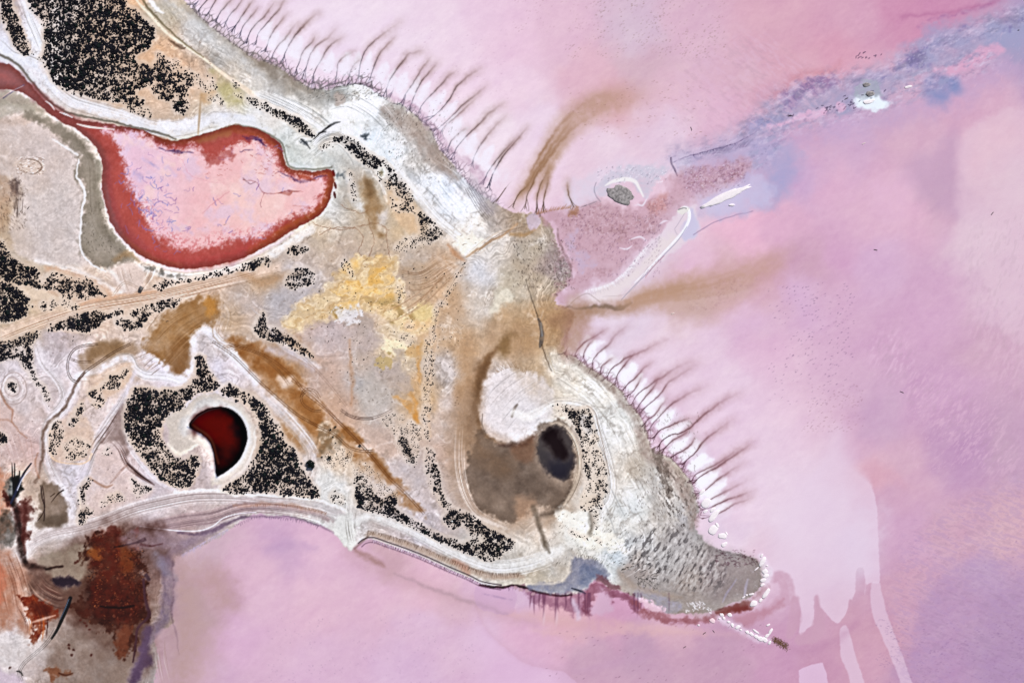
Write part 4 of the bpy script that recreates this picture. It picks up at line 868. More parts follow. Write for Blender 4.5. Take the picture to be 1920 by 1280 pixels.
poly([(-30,440),(15,468),(30,485),(70,503),(80,535),(60,540),(0,535),(-30,540)], (206,180,150), .7, 8)
poly([(60,568),(110,562),(150,570),(148,584),(100,586),(62,582)], (226,204,178), .8, 6)
poly([(90,618),(130,592),(190,580),(230,580),(260,585),(335,558),(340,568),(290,592),(265,615),(230,618),(205,596),(175,622),(120,622)], (226,204,182), .75, 5)
poly([(66,0),(88,0),(94,40),(88,90),(92,130),(110,165),(140,180),(80,130),(84,60)], (224,206,192), .7, 8)
poly([(10,-10),(26,0),(40,40),(55,80),(60,98),(48,108),(30,90),(14,60),(4,30)], (218,198,180), .8, 5)

# pale comma-shaped rim of the red pond
poly([(316,806),(311,790),(320,776),(345,765),(365,748),(385,737),(420,743),(450,758),(470,783),(479,815),(473,846),(456,876),(432,897),(408,910),(396,905),(402,880),(396,850),(382,833),(358,843),(338,850),(322,836)], (214,204,190), .95, 5, (1.5,1.5,1))
poly([(335,790),(355,775),(375,752),(400,748),(430,756),(455,775),(468,805),(468,835),(452,868),(425,892),(403,903),(405,885),(400,850),(386,826),(365,812),(345,815)], (202,200,196), .7, 8)
stroke([(318,830),(326,845),(340,850),(356,843),(372,834)], [4,7,8,6,3], (242,234,214), .85, 4)
stroke([(480,800),(478,835),(462,872),(438,898),(412,914)], [4,5,6,6,8], (228,222,214), .8, 4)
REDPOND = [(356,792),(370,777),(390,766),(410,762),(430,765),(447,776),(459,795),(464,815),(461,835),(450,860),(430,880),(410,893),(406,890),(404,875),(402,855),(397,835),(387,820),(372,810),(357,802)]
stroke([(352,800),(372,812),(388,822),(398,838),(403,858),(405,878),(407,893)], [3,4,4,4,4,5,5], (150,158,176), .75, 3)
poly(REDPOND, (16,11,14), 1.0, 2.5, (.8,.8,.5), h=-1.2)
poly([(366,792),(380,780),(398,774),(420,772),(436,785),(442,805),(444,830),(436,850),(424,868),(414,872),(410,850),(403,830),(392,814),(374,804)], (66,11,7), .95, 22, (1,1,1))
poly([(370,790),(390,779),(420,777),(436,795),(436,820),(424,830),(405,822),(385,805)], (92,10,5), .85, 22, (1,1,1))
stroke([(362,796),(372,804),(390,816),(400,832),(405,852),(410,868)], [4,5,5,5,5,4], (92,50,34), .7, 5)
stroke([(358,794),(372,780),(392,769),(412,765)], [3,3,3,2], (60,52,54), .7, 3)

# beaches below
belt([(-40,1060),(40,1042),(62,1018),(100,1000),(150,990),(200,975),(250,955),(310,940),(370,930),(440,930),(500,936),(560,940),(610,950),(650,968)], [20,20,20,24,28,28,26,24,24,24,22,20,18,14], (216,208,204), .85, 10, 26, ((176,156,150),(238,234,232),(196,178,172)), seed=71, sa=.5)
stroke([(330,922),(400,918),(440,926),(500,928),(560,932),(610,940),(650,958)], [5,6,5,4,5,6,6], (244,240,230), .9, 4, wob=1)
belt([(250,1000),(300,985),(350,975),(400,968),(450,952),(500,950),(560,957),(605,968),(630,985)], [14,20,26,26,18,12,10,9,8], (176,152,152), .75, 8, 24, ((146,118,124),(206,180,176),(222,200,196)), seed=72, sa=.55)
stroke([(440,948),(500,944),(560,950),(610,962)], [5,6,7,4], (206,160,130), .5, 5, brk=.3)
fringe([(470,946),(520,944),(570,950),(612,960)], 2.4, 7, (170,124,100), .5, 1.0, 73, 1)
stroke([(262,985),(300,990),(335,994),(375,994),(400,985),(420,970),(450,962),(480,960)], [1.5,1.5,2,2.2,2,1.8,1.5,1], (226,222,232), .9, 1.8)
stroke([(335,998),(375,1000),(405,992),(430,978),(470,968),(520,968),(560,972),(600,984),(625,998)], [4,6,7,6,4,3,3,3,2], (132,108,130), .75, 4, wob=1)
fringe([(440,985),(480,968),(520,970),(560,974),(600,986)], 3, 7, (120,98,120), .7, 1.1, 74, 1)
stroke([(315,1040),(345,1020),(380,1005),(420,985)], [16,20,14,6], (160,140,156), .6, 10, wob=3)
fringe([(340,1040),(375,1020),(410,1000),(430,990)], 2.6, 9, (196,182,206), .8, 1.5, 75, 1, lean=-.8)
poly([(622,985),(640,965),(660,962),(672,985),(668,1010),(660,1028),(648,1022),(632,1005)], (222,222,214), .9, 7, rag=3)
strands([(655,958),(656,990),(662,1020)], 26, 12, ((180,176,164),(246,246,240),(150,144,132)), .5, 1.2, 76)
belt([(668,975),(700,968),(760,990),(820,1020),(870,1045),(920,1062),(960,1062),(1010,1050),(1050,1030)], [10,16,18,18,20,22,26,26,18], (228,228,222), .9, 8, 18, seed=77)
stroke([(690,1000),(740,1012),(790,1030),(840,1052),(890,1072),(930,1080),(980,1080)], [8,10,11,12,12,12,8], (196,172,150), .75, 7, wob=2)
stroke([(850,1050),(870,1062),(880,1074)], [8,14,6], (212,160,136), .55, 9)
fringe([(690,994),(740,1006),(790,1024),(840,1046),(890,1066),(930,1074),(975,1074)], 2.2, 12, (130,104,88), .5, 1.1, 78, 1)
for o, c, w in ((0,(104,84,98),2.4),(5,(190,160,176),2.0),(9,(112,84,104),1.8)):
    stroke(offset_line([(672,1018),(682,1010),(700,1007),(727,1016),(762,1028),(800,1043),(842,1062),(880,1078),(905,1090),(940,1096)], [o]), w, c, .75, 2.2, smooth=False)
fringe([(700,1012),(762,1033),(800,1048),(842,1067),(880,1083),(905,1094)], 2.4, 8, (226,206,222), .8, 1.4, 79, 1)
fringe([(700,1012),(762,1033),(800,1048),(842,1067),(880,1083),(905,1094),(942,1100),(985,1100)], 2.6, 8, (110,80,106), .7, 1.1, 80, 1)
stroke([(900,1096),(942,1101),(962,1097),(985,1101),(1010,1110),(1045,1116),(1072,1115)], [4,5,4,5,5,4,3], (74,38,52), .8, 3, wob=1)
for x, y in ((968,1100),(977,1104),(988,1107),(1000,1113)):
    poly([(x-3,y-3),(x+3,y-3),(x+4,y+2),(x-2,y+3)], (196,160,168), .8, 2)
stroke([(690,1005),(665,1028)], [3,3], (120,94,82), .5, 4)

# yellow earth: ochre, cream and olive crusts breaking through one another
sl, d = sd([(662,486),(700,482),(742,482),(746,502),(728,512),(758,528),(756,550),(752,575),(775,585),(800,572),(818,582),(816,605),(800,622),(765,622),(745,612),(725,598),(695,585),(668,580),(645,590),(612,602),(580,614),(545,620),(528,610),(538,590),(560,572),(585,556),(612,540),(632,514)], (4,5,3), pad=24)
d = d + 6 * fbm(PX[sl], PY[sl], 12, 70, 4)
base = sstep(8, -8, d)
u = PX[sl] + 8 * WB[0][sl]; v = PY[sl] + 8 * WB[1][sl]
f1 = fbm(u, v, 26, 71, 4, .55, -14, 2.2); f2 = fbm(u, v, 13, 72, 4, .6, -14, 1.8); f3 = fbm(u, v, 30, 73, 4)
lay(sl, base, (230,204,154), .7)
lay(sl, base * sstep(-.05, .45, f1) * sstep(590, 560, PY[sl]), (238,194,112), .85)
lay(sl, base * sstep(.0, .8, f2), (242,224,182), .5)
lay(sl, base * sstep(.15, .4, -f2) * sstep(545, 575, PY[sl]) * sstep(620, 660, PX[sl]), (196,172,120), .75)
lay(sl, base * sstep(.2, .5, f3), (224,206,176), .6)
lay(sl, base * np.exp(-(f1 * 9) ** 2), (206,160,92), .3)
lay(sl, base * np.exp(-((f2 - .12) * 7) ** 2), (246,232,196), .3)
lay(sl, np.exp(-((d - 1) / 3) ** 2) * sstep(-.1, .5, f3), (246,234,208), .35)
poly([(626,578),(640,576),(642,590),(632,598),(624,588)], (196,160,90), .8, 4)
poly([(780,575),(800,570),(816,585),(812,600),(790,605),(775,592)], (228,208,150), .7, 8, rag=4)
poly([(760,600),(790,605),(810,598),(812,612),(790,620),(765,618)], (236,200,150), .6, 8, rag=4)
poly([(755,655),(800,640),(805,650),(795,665),(770,668)], (220,176,110), .5, 8, rag=4)
poly([(718,640),(745,635),(770,645),(760,668),(738,668),(720,655)], (240,226,190), .8, 6, (9,7,3), rag=6)
poly([(708,672),(720,668),(735,672),(732,690),(722,692),(710,684)], (206,184,132), .85, 4, (9,7,3), rag=6)
poly([(740,670),(755,660),(762,668),(758,690),(768,715),(765,735),(750,740),(735,720),(738,690)], (196,182,170), .65, 10, (9,7,3), rag=6, mott=(10,.3))
poly([(680,715),(700,700),(720,718),(730,745),(715,770),(690,778),(670,770),(660,750),(668,730)], (202,193,182), .6, 14, (9,7,3), rag=6, mott=(6,.4))
poly([(560,640),(600,620),(650,612),(690,610),(720,640),(700,660),(640,660),(590,668)], (204,190,184), .6, 10, mott=(12,.5))
poly([(670,600),(690,605),(692,625),(672,630),(662,615)], (194,180,168), .55, 10, (9,7,3), rag=6)
poly([(642,580),(672,578),(668,605),(640,610),(632,598)], (222,220,218), .8, 5, (9,7,3), rag=6)
stroke([(655,640),(658,680),(660,720),(658,760)], [4,6,6,3], (206,160,120), .5, 6, wob=3)
for pts, w in (([(735,744),(755,752),(772,768),(784,790)], [4,12,14,6]), ([(770,735),(778,760),(782,790)], [4,9,6]), ([(782,650),(786,690),(788,720)], [6,8,5])):
    stroke(pts, w, (226,170,92), .75, 5, wob=4, brk=.5)
poly([(745,500),(800,490),(815,500),(805,530),(785,545),(765,530)], (196,166,130), .6, 12, mott=(10,.4))
strands([(740,515),(775,525),(800,520),(830,500),(858,488)], 44, 22, ((170,132,96),(222,198,172),(150,116,88)), .45, 1.2, 85)
strands([(690,600),(740,590),(790,560),(830,520),(862,492)], 30, 16, ((176,136,100),(214,188,160)), .4, 1.2, 86)
for pts in ([(570,400),(600,425),(650,430),(700,420),(730,430)], [(600,440),(640,425),(680,440),(672,470),(680,480)], [(690,410),(700,450),(695,480)], [(640,385),(660,395),(675,402),(690,395)], [(725,430),(728,460),(732,485)]):
    stroke(pts, 1.3, (176,134,104), .6, 1.7, wob=3)
# brown seep from the north scrub
poly([(678,340),(690,335),(700,350),(710,372),(720,390),(712,400),(708,430),(720,440),(705,442),(690,425),(685,400),(688,375)], (176,142,98), .85, 12, mott=(10,.4))
poly([(686,340),(696,345),(702,365),(694,372),(684,358)], (140,112,76), .6, 10)
stroke([(655,335),(660,360),(672,385),(680,395)], [14,18,16,6], (214,216,214), .7, 8, wob=3)
poly([(712,400),(725,395),(728,410),(720,420),(708,415)], (214,206,198), .7, 8)
belt([(700,330),(715,345),(722,365),(728,380)], [4,4,4,2], (238,232,224), .7, 4, 2, seed=88)
poly([(728,345),(750,355),(775,385),(800,425),(790,440),(760,430),(735,400),(725,370)], (228,198,160), .7, 10)
poly([(705,318),(718,312),(728,320),(724,334),(710,336)], (228,232,226), .9, 4)
poly([(714,322),(720,320),(722,328),(716,330)], (120,110,60), .8, 4)
belt([(738,300),(760,335),(790,375),(820,410),(850,435),(872,455),(880,475)], [8,12,14,14,14,18,16], (240,238,232), .85, 7, 12, seed=89)
poly([(855,445),(880,440),(905,450),(895,468),(875,480),(862,468)], (240,234,218), .85, 7, rag=4)
stroke([(875,482),(890,472),(915,455),(945,440),(970,420)], [3,4,4,4,3], (206,170,130), .65, 4, wob=1.5)
strands([(872,492),(900,465),(940,438),(985,425)], 18, 10, ((170,136,106),(226,206,180)), .5, 1.1, 90)
stroke([(840,460),(855,478),(870,488)], [4,8,5], (212,160,116), .6, 5)
strands([(780,310),(820,345),(850,380),(880,410)], 90, 24, ((160,168,172),(246,248,248),(190,196,196)), .28, 1.5, 91)
for k in range(6):
    stroke(offset_line([(878,352),(888,370),(900,390),(915,410)], [k * 4 - 14]), 1.1, (128,122,120), .5, 1.4, smooth=False)
poly([(880,330),(905,340),(912,365),(935,385),(915,400),(895,385),(885,360)], (176,170,176), .6, 12, mott=(8,.5))

# eastern silt fans
stroke([(868,500),(850,530),(835,560),(822,590),(816,640),(808,700),(803,760),(806,820)], [4,5,6,6,5,5,5,4], (222,192,158), .7, 5, wob=2)
stroke([(868,500),(848,532),(832,562),(818,595),(812,640)], [1.4], (120,98,80), .5, 1.6, wob=2, brk=.4)
poly([(935,540),(955,545),(968,558),(950,570),(925,590),(915,585),(925,570)], (222,216,196), .8, 8)
poly([(830,640),(870,650),(900,660),(890,720),(885,760),(870,760),(862,700),(845,660)], (210,176,134), .6, 16, mott=(16,.4))
poly([(900,600),(940,590),(985,600),(1010,625),(1015,655),(980,672),(940,668),(915,650)], (194,164,132), .65, 34, rag=8, ragscale=14, mott=(16,.5))
poly([(938,640),(955,632),(960,650),(945,668),(930,660)], (150,118,72), .65, 12)
poly([(940,625),(960,620),(968,632),(950,638)], (160,130,90), .5, 8)
stroke([(935,645),(915,670),(900,700),(892,735),(890,770),(898,800),(915,822),(945,832)], [5,13,15,13,12,11,9,6], (140,102,60), .85, 10, wob=3, fade=[0,.8,1,1,1,1,1,.6])
stroke([(880,640),(872,700),(868,760),(872,820),(888,850)], [30,34,32,30,20], (196,162,124), .7, 22, wob=4)
stroke([(930,648),(900,698),(882,758),(884,818),(900,850)], [16,26,30,28,20], (172,136,98), .7, 28, wob=4, fade=[.2,1,1,1,.6])
poly([(914,708),(950,692),(1000,702),(1040,730),(1034,768),(1012,788),(985,812),(955,823),(926,814),(909,790),(904,750)], (226,220,217), .75, 9, rag=3, mott=(16,.4))
stroke([(938,642),(914,680),(899,715),(894,755),(898,792),(914,818),(945,830)], [4,10,11,9,8,7,5], (132,96,58), .7, 7, wob=2.5, brk=.25, fade=[0,.8,1,1,1,.8,.4])
fringe([(985,700),(970,690),(950,690),(930,700)], 3, 18, (176,146,112), .5, 1.4, 92, 1, lean=.5)
stroke([(905,745),(902,780),(912,808),(930,820)], [5,6,7,4], (236,230,226), .7, 5)
strands([(925,790),(965,742),(1020,705)], 70, 14, ((176,170,168),(240,238,236)), .25, 1.4, 93)
stroke([(905,775),(904,795),(910,810)], [1.2,1.8,1], (110,96,88), .6, 1.6)
stroke([(960,780),(965,765),(970,758)], [4,5,3], (130,110,92), .5, 4)
poly([(838,770),(890,740),(930,820),(1000,830),(1085,800),(1092,900),(1050,975),(960,995),(880,975),(846,900)], (186,160,134), .75, 26, mott=(18,.4))
BROWNFLAT = [(905,812),(930,830),(975,830),(1000,815),(1015,798),(1040,786),(1062,798),(1078,828),(1081,868),(1076,908),(1062,934),(1042,955),(1020,950),(1000,952),(965,976),(940,975),(905,957),(886,930),(876,900),(876,870),(884,842),(893,822)]
poly(BROWNFLAT, (136,118,101), .92, 8, (3,3,2), rag=4, ragscale=6, mott=(22,.3), h=-.3)
poly([(920,838),(960,838),(1000,835),(1005,870),(1030,890),(1050,910),(1040,940),(1000,945),(980,930),(940,920),(905,900),(900,860)], (104,88,74), .65, 30, mott=(14,.6))
stroke([(935,832),(965,834),(985,830),(1000,818)], [4,9,10,6], (112,84,72), .7, 8)
poly([(960,840),(985,820),(1005,815),(1008,845),(990,870),(965,860)], (146,108,80), .6, 14)
poly([(965,935),(990,930),(1005,945),(990,965),(970,972)], (196,160,128), .6, 14)
poly([(880,960),(910,968),(950,985),(935,990),(900,975)], (226,216,204), .7, 8)
stroke([(1000,950),(1008,975),(1015,1000),(1022,1020),(1030,1035)], [10,9,8,7,3], (130,116,98), .7, 6, wob=2)
stroke([(905,690),(890,750),(888,812),(905,850),(945,875)], [14,18,26,36,40], (146,118,90), .6, 28, wob=4)
strands([(864,790),(860,860),(870,920),(895,962),(945,988)], 20, 12, ((236,226,214),(176,152,130),(240,234,226)), .4, 1.5, 135)
stroke([(1078,905),(1062,936),(1040,958),(1015,965)], [4,8,10,6], (96,82,70), .6, 10, wob=2)
POOL = [(1008,846),(1009,828),(1016,812),(1030,801),(1045,797),(1061,806),(1073,830),(1077,860),(1070,888),(1059,901),(1045,896),(1026,880),(1012,864)]
stroke([(1030,792),(1052,796),(1072,818),(1084,850),(1084,885),(1074,918),(1058,945)], [3,6,9,10,10,9,5], (206,190,168), .85, 4)
strands([(1032,790),(1054,796),(1074,818),(1085,850),(1085,885),(1074,918),(1056,948)], 14, 12, ((150,130,108),(236,226,208),(120,104,90)), .5, 1.1, 94)
poly(POOL, (80,72,70), 1.0, 5, (.8,1,.6), h=-.8)
poly([(1020,815),(1034,804),(1050,812),(1060,835),(1062,858),(1050,862),(1034,848),(1024,832)], (30,20,22), .95, 12, (.8,1,1))
poly([(1012,845),(1030,850),(1060,860),(1072,860),(1066,888),(1056,898),(1040,890),(1020,872)], (52,48,54), .8, 14)
poly([(1034,868),(1055,862),(1068,870),(1064,888),(1050,896),(1036,884)], (40,38,48), .7, 14)
poly([(1010,835),(1022,840),(1030,860),(1024,872),(1012,858)], (74,68,66), .5, 10)
belt([(965,775),(990,780),(1015,770),(1035,758),(1060,755),(1090,760),(1110,772),(1122,810),(1135,850),(1146,900),(1142,935),(1130,955),(1128,1000),(1130,1020)], [16,18,14,10,8,8,8,7,8,9,10,10,8,8], (238,236,228), .85, 6, 14, seed=95)
stroke([(1100,760),(1115,772),(1122,800),(1132,840),(1143,890)], 1.2, (160,132,110), .6, 1.6)
poly([(1040,760),(1070,762),(1100,768),(1112,800),(1125,840),(1138,900),(1132,935),(1110,955),(1085,950),(1092,920),(1098,880),(1092,835),(1080,800),(1062,775)], (222,208,188), .8, 5, mott=(6,.3))
poly([(1088,780),(1105,785),(1110,810),(1100,815),(1090,800)], (206,210,212), .8, 6)
# the white back of the spit
strands([(1040,690),(1100,730),(1150,790),(1180,850),(1220,920),(1260,990)], 120, 44, ((186,180,166),(246,244,236),(160,152,140),(206,204,200)), .3, 1.5, 96, part=.2)
strands([(1140,900),(1170,960),(1190,1020),(1150,1050)], 90, 30, ((176,178,178),(246,246,240)), .4, 1.3, 97, part=.3)
poly([(1090,980),(1150,1000),(1180,1030),(1150,1035),(1120,1030),(1080,1005)], (242,238,222), .7, 10, rag=5)
poly([(1040,960),(1060,950),(1075,960),(1100,985),(1095,1000),(1060,985)], (238,236,224), .7, 8, rag=4)
stroke([(1108,960),(1112,980),(1106,1000)], [6,10,6], (120,108,92), .55, 8)
specks(1040, 960, 1180, 1060, 160, (96,88,76), .5, 34, -.8, (1, 3))
# brown root band behind the eastern plumes
stroke([(1075,672),(1110,698),(1150,730),(1172,758),(1192,785),(1203,815),(1216,850),(1245,872),(1275,905),(1295,945),(1300,985)], [10,12,14,16,16,18,20,24,26,22,18], (172,152,140), .75, 9, wob=3, brk=.4)
specks(1190, 770, 1310, 1000, 380, (110,92,84), .55, 35, 1.1, (1.5, 5), 18)
poly([(1225,845),(1240,850),(1250,880),(1262,920),(1258,940),(1245,915),(1232,880)], (130,116,104), .7, 5, rag=5, ragscale=6, mott=(6,.5))
# mottled dark end of the spit
TIP = [(1240,1000),(1290,980),(1310,1000),(1330,1022),(1362,1034),(1398,1040),(1420,1055),(1428,1082),(1424,1102),(1400,1118),(1366,1132),(1330,1146),(1290,1148),(1250,1140),(1200,1110),(1180,1090),(1200,1060),(1220,1030)]
poly(TIP, (184,178,172), .7, 22, (3,3,2), mott=(22,.4))
poly([(1330,1030),(1395,1042),(1422,1060),(1426,1098),(1390,1118),(1350,1130),(1320,1110),(1325,1070)], (162,148,144), .65, 26, mott=(9,.5))
sl, d = sd([(1170,1010),(1230,980),(1300,1000),(1345,1040),(1370,1080),(1340,1110),(1280,1110),(1220,1090),(1180,1060)], (4,4,2), pad=30)
fl = fbm(PX[sl], PY[sl], 4.2, 40, 3, ang=118, stretch=2.4)
lay(sl, sstep(12, -24, d) * sstep(.12, .5, fl), (104,98,98), .5)
lay(sl, sstep(12, -24, d) * sstep(-.1, -.6, fl), (214,212,206), .45)
sl, d = sd([(1225,870),(1262,885),(1290,930),(1300,975),(1270,1000),(1240,960),(1225,910)], (4,4,2), pad=20)
fl = fbm(PX[sl], PY[sl], 4.0, 41, 3, ang=65, stretch=2.6)
lay(sl, sstep(10, -16, d) * sstep(.2, .5, fl), (112,100,92), .6)
lay(sl, sstep(10, -16, d) * sstep(-.2, -.55, fl), (214,208,196), .5)
stroke([(1355,1128),(1362,1112),(1372,1098),(1380,1085)], [2,4,3,2], (176,168,184), .6, 3)
stroke([(1396,1118),(1398,1100),(1402,1085)], [3,5,2], (186,180,196), .6, 4)
specks(1165, 1040, 1235, 1085, 70, (58,54,50), .75, 36, -.3, (2, 5), 12)
specks(1195, 1078, 1232, 1106, 40, (52,52,52), .8, 37, 1.0, (2, 5), 12)
specks(1340, 1030, 1420, 1060, 160, (112,70,84), .7, 38, .4, (1.5, 3.5), 10)
specks(1330, 1030, 1425, 1120, 60, (206,200,206), .5, 39, .6, (1.5, 3), 16)
# blue-grey hollow on the south shore
poly([(1075,1040),(1090,1045),(1120,1052),(1138,1070),(1140,1095),(1122,1086),(1104,1096),(1094,1108),(1070,1112),(1040,1113),(1010,1108),(985,1098),(1020,1092),(1055,1090),(1070,1070)], (146,148,166), .9, 6, (2,2,1), mott=(10,.4))
poly([(1090,1060),(1118,1062),(1132,1078),(1115,1084),(1098,1095),(1085,1090)], (112,124,150), .65, 10, mott=(6,.5))
poly([(1118,1084),(1132,1080),(1148,1092),(1160,1104),(1140,1104),(1126,1094)], (150,104,110), .8, 6, rag=3)
stroke([(1068,1052),(1062,1078),(1045,1092),(1010,1094),(985,1094)], [2,3,4,4,2], (216,206,190), .6, 4)
fringe([(1085,1040),(1110,1042),(1130,1052)], 3, 9, (120,116,112), .5, 1.2, 98, 1)
stroke([(1072,1102),(1090,1108),(1098,1112)], [2,4,2], (34,40,62), .75, 3, brk=.4)
poly([(1205,1100),(1245,1118),(1280,1138),(1250,1144),(1215,1128),(1190,1112)], (176,172,186), .7, 6, rag=4, ragscale=5, mott=(5,.5))
poly([(1195,1118),(1220,1130),(1245,1140),(1240,1148),(1210,1138)], (228,196,206), .85, 4, rag=3)
specks(1285, 1125, 1335, 1150, 60, (240,236,240), .9, 43, .9, (2, 5), 12)
stroke([(1160,1070),(1190,1098),(1230,1110),(1280,1120)], [6,10,10,4], (186,168,150), .6, 8, wob=2)
# drain across the neck
for pts, w, c in (([(985,525),(995,555),(1004,580),(1010,600)], [1.5,2,2.2,3], (110,100,84)), ([(990,525),(1002,562),(1012,590)], [1,1.6,2], (176,160,130)), ([(1010,598),(1016,620),(1015,640),(1013,650)], [5,8,8,4], (84,84,88)), ([(1014,605),(1017,630)], [2,3], (160,170,176)), ([(1016,645),(1024,670),(1034,695)], [2,2.4,1.5], (120,100,78)), ([(1021,645),(1030,670),(1040,698)], [1,1.6,1], (214,196,160))):
    stroke(pts, w, c, .6, 2.4, wob=1, brk=.3, h=-.15 if c[0] < 100 else 0)
specks(960, 450, 1075, 540, 280, (92,80,72), .6, 44, 1.1, (1.5, 4), 14)
stroke([(1045,430),(1050,460),(1068,498),(1072,525)], [3,5,5,3], (120,90,88), .6, 4, wob=2, brk=.5)
poly([(985,405),(1005,402),(1012,418),(1000,432),(990,425)], (206,190,200), .8, 3)
fringe([(1005,402),(1035,395),(1068,390)], 2.5, 10, (176,130,100), .7, 1.8, 99, -1, lean=.8)
poly([(1062,400),(1080,385),(1086,392),(1075,402)], (170,124,92), .7, 5, rag=3)
stroke([(960,440),(985,440),(1002,430)], [6,8,3], (190,150,96), .6, 6)
poly([(1020,590),(1060,588),(1075,600),(1068,640),(1050,660),(1025,650),(1018,620)], (186,150,108), .5, 24, rag=6, mott=(6,.5))
stroke([(1068,600),(1066,625),(1058,650)], [6,8,6], (160,120,106), .55, 6, brk=.5)

# ---------------- south-west seeps: rust, tar-dark and violet
poly([(100,1100),(150,1020),(200,988),(262,990),(296,1030),(292,1170),(262,1245),(200,1225),(130,1180)], (92,54,40), .95, 56, (5,5,3), rag=12, ragscale=16, mott=(16,.5))
poly([(45,1058),(100,1060),(150,1092),(142,1130),(110,1152),(62,1122)], (110,76,62), .8, 14, rag=6, mott=(9,.5))
poly([(70,1060),(120,1035),(160,1025),(270,1010),(300,1060),(280,1170),(258,1220),(250,1300),(60,1300),(110,1210),(60,1130)], (140,120,106), .25, 40, (4,4,3), mott=(18,.4))
poly([(130,1120),(180,1090),(270,1080),(275,1170),(240,1235),(190,1200),(140,1175)], (100,66,50), .75, 34, (4,4,3), rag=10, ragscale=12, mott=(12,.5))
poly([(70,1045),(110,1032),(160,1020),(175,1040),(165,1065),(155,1085),(140,1100),(110,1090),(90,1070)], (168,154,134), .85, 12, mott=(14,.3))
poly([(120,1180),(180,1170),(225,1195),(250,1215),(255,1260),(240,1290),(100,1300),(80,1240),(100,1200)], (146,124,108), .8, 34, mott=(18,.5))
poly([(-30,1020),(10,1025),(40,1050),(55,1080),(40,1110),(48,1150),(60,1190),(30,1180),(-30,1170)], (190,136,106), .85, 14, mott=(12,.6))
strands([(10,1040),(30,1090),(40,1150)], 50, 20, ((150,96,70),(222,186,166),(130,76,56)), .4, 1.6, 133)
poly([(-30,1050),(8,1060),(10,1100),(6,1130),(-30,1130)], (206,130,96), .7, 10, rag=4)
poly([(160,1038),(175,1010),(200,992),(222,996),(236,1018),(262,1030),(268,1060),(276,1085),(272,1130),(280,1155),(262,1170),(245,1215),(235,1228),(222,1222),(232,1192),(200,1178),(172,1162),(140,1145),(150,1120),(172,1100),(170,1075),(190,1060),(172,1050)], (84,38,20), .92, 8, (4,4,3), rag=12, ragscale=8, seed=45, mott=(10,.5))
poly([(175,1100),(215,1095),(255,1120),(262,1150),(235,1160),(190,1155),(165,1140)], (52,16,10), .85, 24, mott=(12,.4))
sl = box(150, 985, 290, 1240)
e = cell_edges(PX[sl] + 3 * WB[0][sl], PY[sl] + 3 * WB[1][sl], 7, 9)
g = sstep(70, 30, np.hypot(PX[sl] - 225, (PY[sl] - 1090) * .62)) 
lay(sl, sstep(.22, .05, e) * g * sstep(-.2, .4, fbm(PX[sl], PY[sl], 20, 63, 3)), (48,18,12), .45)
lay(sl, sstep(.4, .7, e) * g * sstep(-.1, .4, fbm(PX[sl], PY[sl], 14, 62, 3)), (142,92,62), .6)
poly([(165,1030),(205,1000),(250,1040),(268,1100),(262,1160),(225,1170),(165,1150),(160,1120),(185,1080)], (112,36,14), .7, 20, (5,5,3), rag=9, ragscale=10, mott=(9,.7))
poly([(165,1035),(180,1025),(195,1040),(178,1048)], (150,84,30), .8, 8, rag=5, ragscale=4)
poly([(225,1030),(245,1032),(250,1060),(232,1068)], (140,74,26), .6, 10, rag=5, ragscale=4)
poly([(225,1180),(245,1170),(240,1215),(226,1228),(220,1210)], (130,74,46), .8, 8, rag=5, ragscale=5)
specks(165, 995, 270, 1170, 260, (52,22,14), .7, 46, .5, (1.5, 4), 12)
specks(165, 995, 270, 1170, 160, (170,96,44), .7, 47, .5, (1, 2.5), 12)
for pts, w, c in (([(215,1025),(240,1020),(260,1015),(272,1010)], [2,3,5,7], (60,26,26)), ([(265,1020),(285,1022),(305,1018)], [5,4,2], (92,42,36)), ([(190,1135),(225,1138),(252,1134)], [3,5,3], (44,10,8)), ([(88,1066),(105,1062),(118,1060)], [4,4,5], (84,50,42)), ([(275,1078),(280,1085)], [8,7], (92,66,72)), ([(270,1085),(273,1120),(280,1150),(270,1165),(258,1180),(254,1215),(250,1240)], [5,6,7,5,5,4,3], (92,58,66))):
    stroke(pts, w, c, .85, 3, wob=1)
poly([(98,1082),(115,1078),(140,1080),(152,1088),(145,1096),(120,1097),(100,1092)], (62,46,60), .9, 6)
poly([(38,1116),(60,1112),(72,1124),(95,1128),(112,1148),(95,1160),(78,1180),(64,1208),(58,1195),(64,1170),(50,1150),(44,1130)], (146,54,16), .95, 6, (2,3,2), rag=6, ragscale=5, mott=(7,.5))
strands([(50,1120),(70,1160),(66,1200)], 40, 14, ((206,110,40),(84,26,12)), .6, 1.6, 131)
poly([(60,1130),(90,1135),(98,1150),(75,1155),(62,1148)], (96,34,16), .7, 10)
stroke([(62,1165),(85,1158),(105,1152)], [3,5,2], (206,178,160), .7, 4)
strands([(60,1080),(80,1105),(110,1120),(125,1118)], 36, 18, ((112,66,54),(196,160,136),(90,56,50)), .6, 1.4, 101)
poly([(92,1250),(115,1252),(140,1262),(120,1268),(105,1272),(98,1262)], (150,92,56), .7, 7, rag=5, ragscale=5)
stroke([(112,1260),(125,1264),(138,1260)], [3,4,1.5], (112,62,36), .7, 3)
for x, y in ((130,1210),(131,1216),(135,1228),(139,1217),(170,1180),(163,1172),(160,1166),(152,1160),(172,1226),(150,1050),(146,1052),(20,1250)):
    poly([(x-2,y-2),(x+2,y-2),(x+2,y+2),(x-2,y+2)], (110,54,40), .75, 2.5)
stroke([(308,1052),(318,1085),(314,1130),(306,1158),(285,1190),(268,1225),(252,1270),(246,1290)], [24,26,24,22,16,16,18,16], (140,122,140), .85, 9, wob=3, brk=.3)
poly([(270,1180),(285,1175),(280,1210),(285,1240),(270,1255),(255,1280),(245,1275),(258,1240)], (108,84,108), .8, 8)
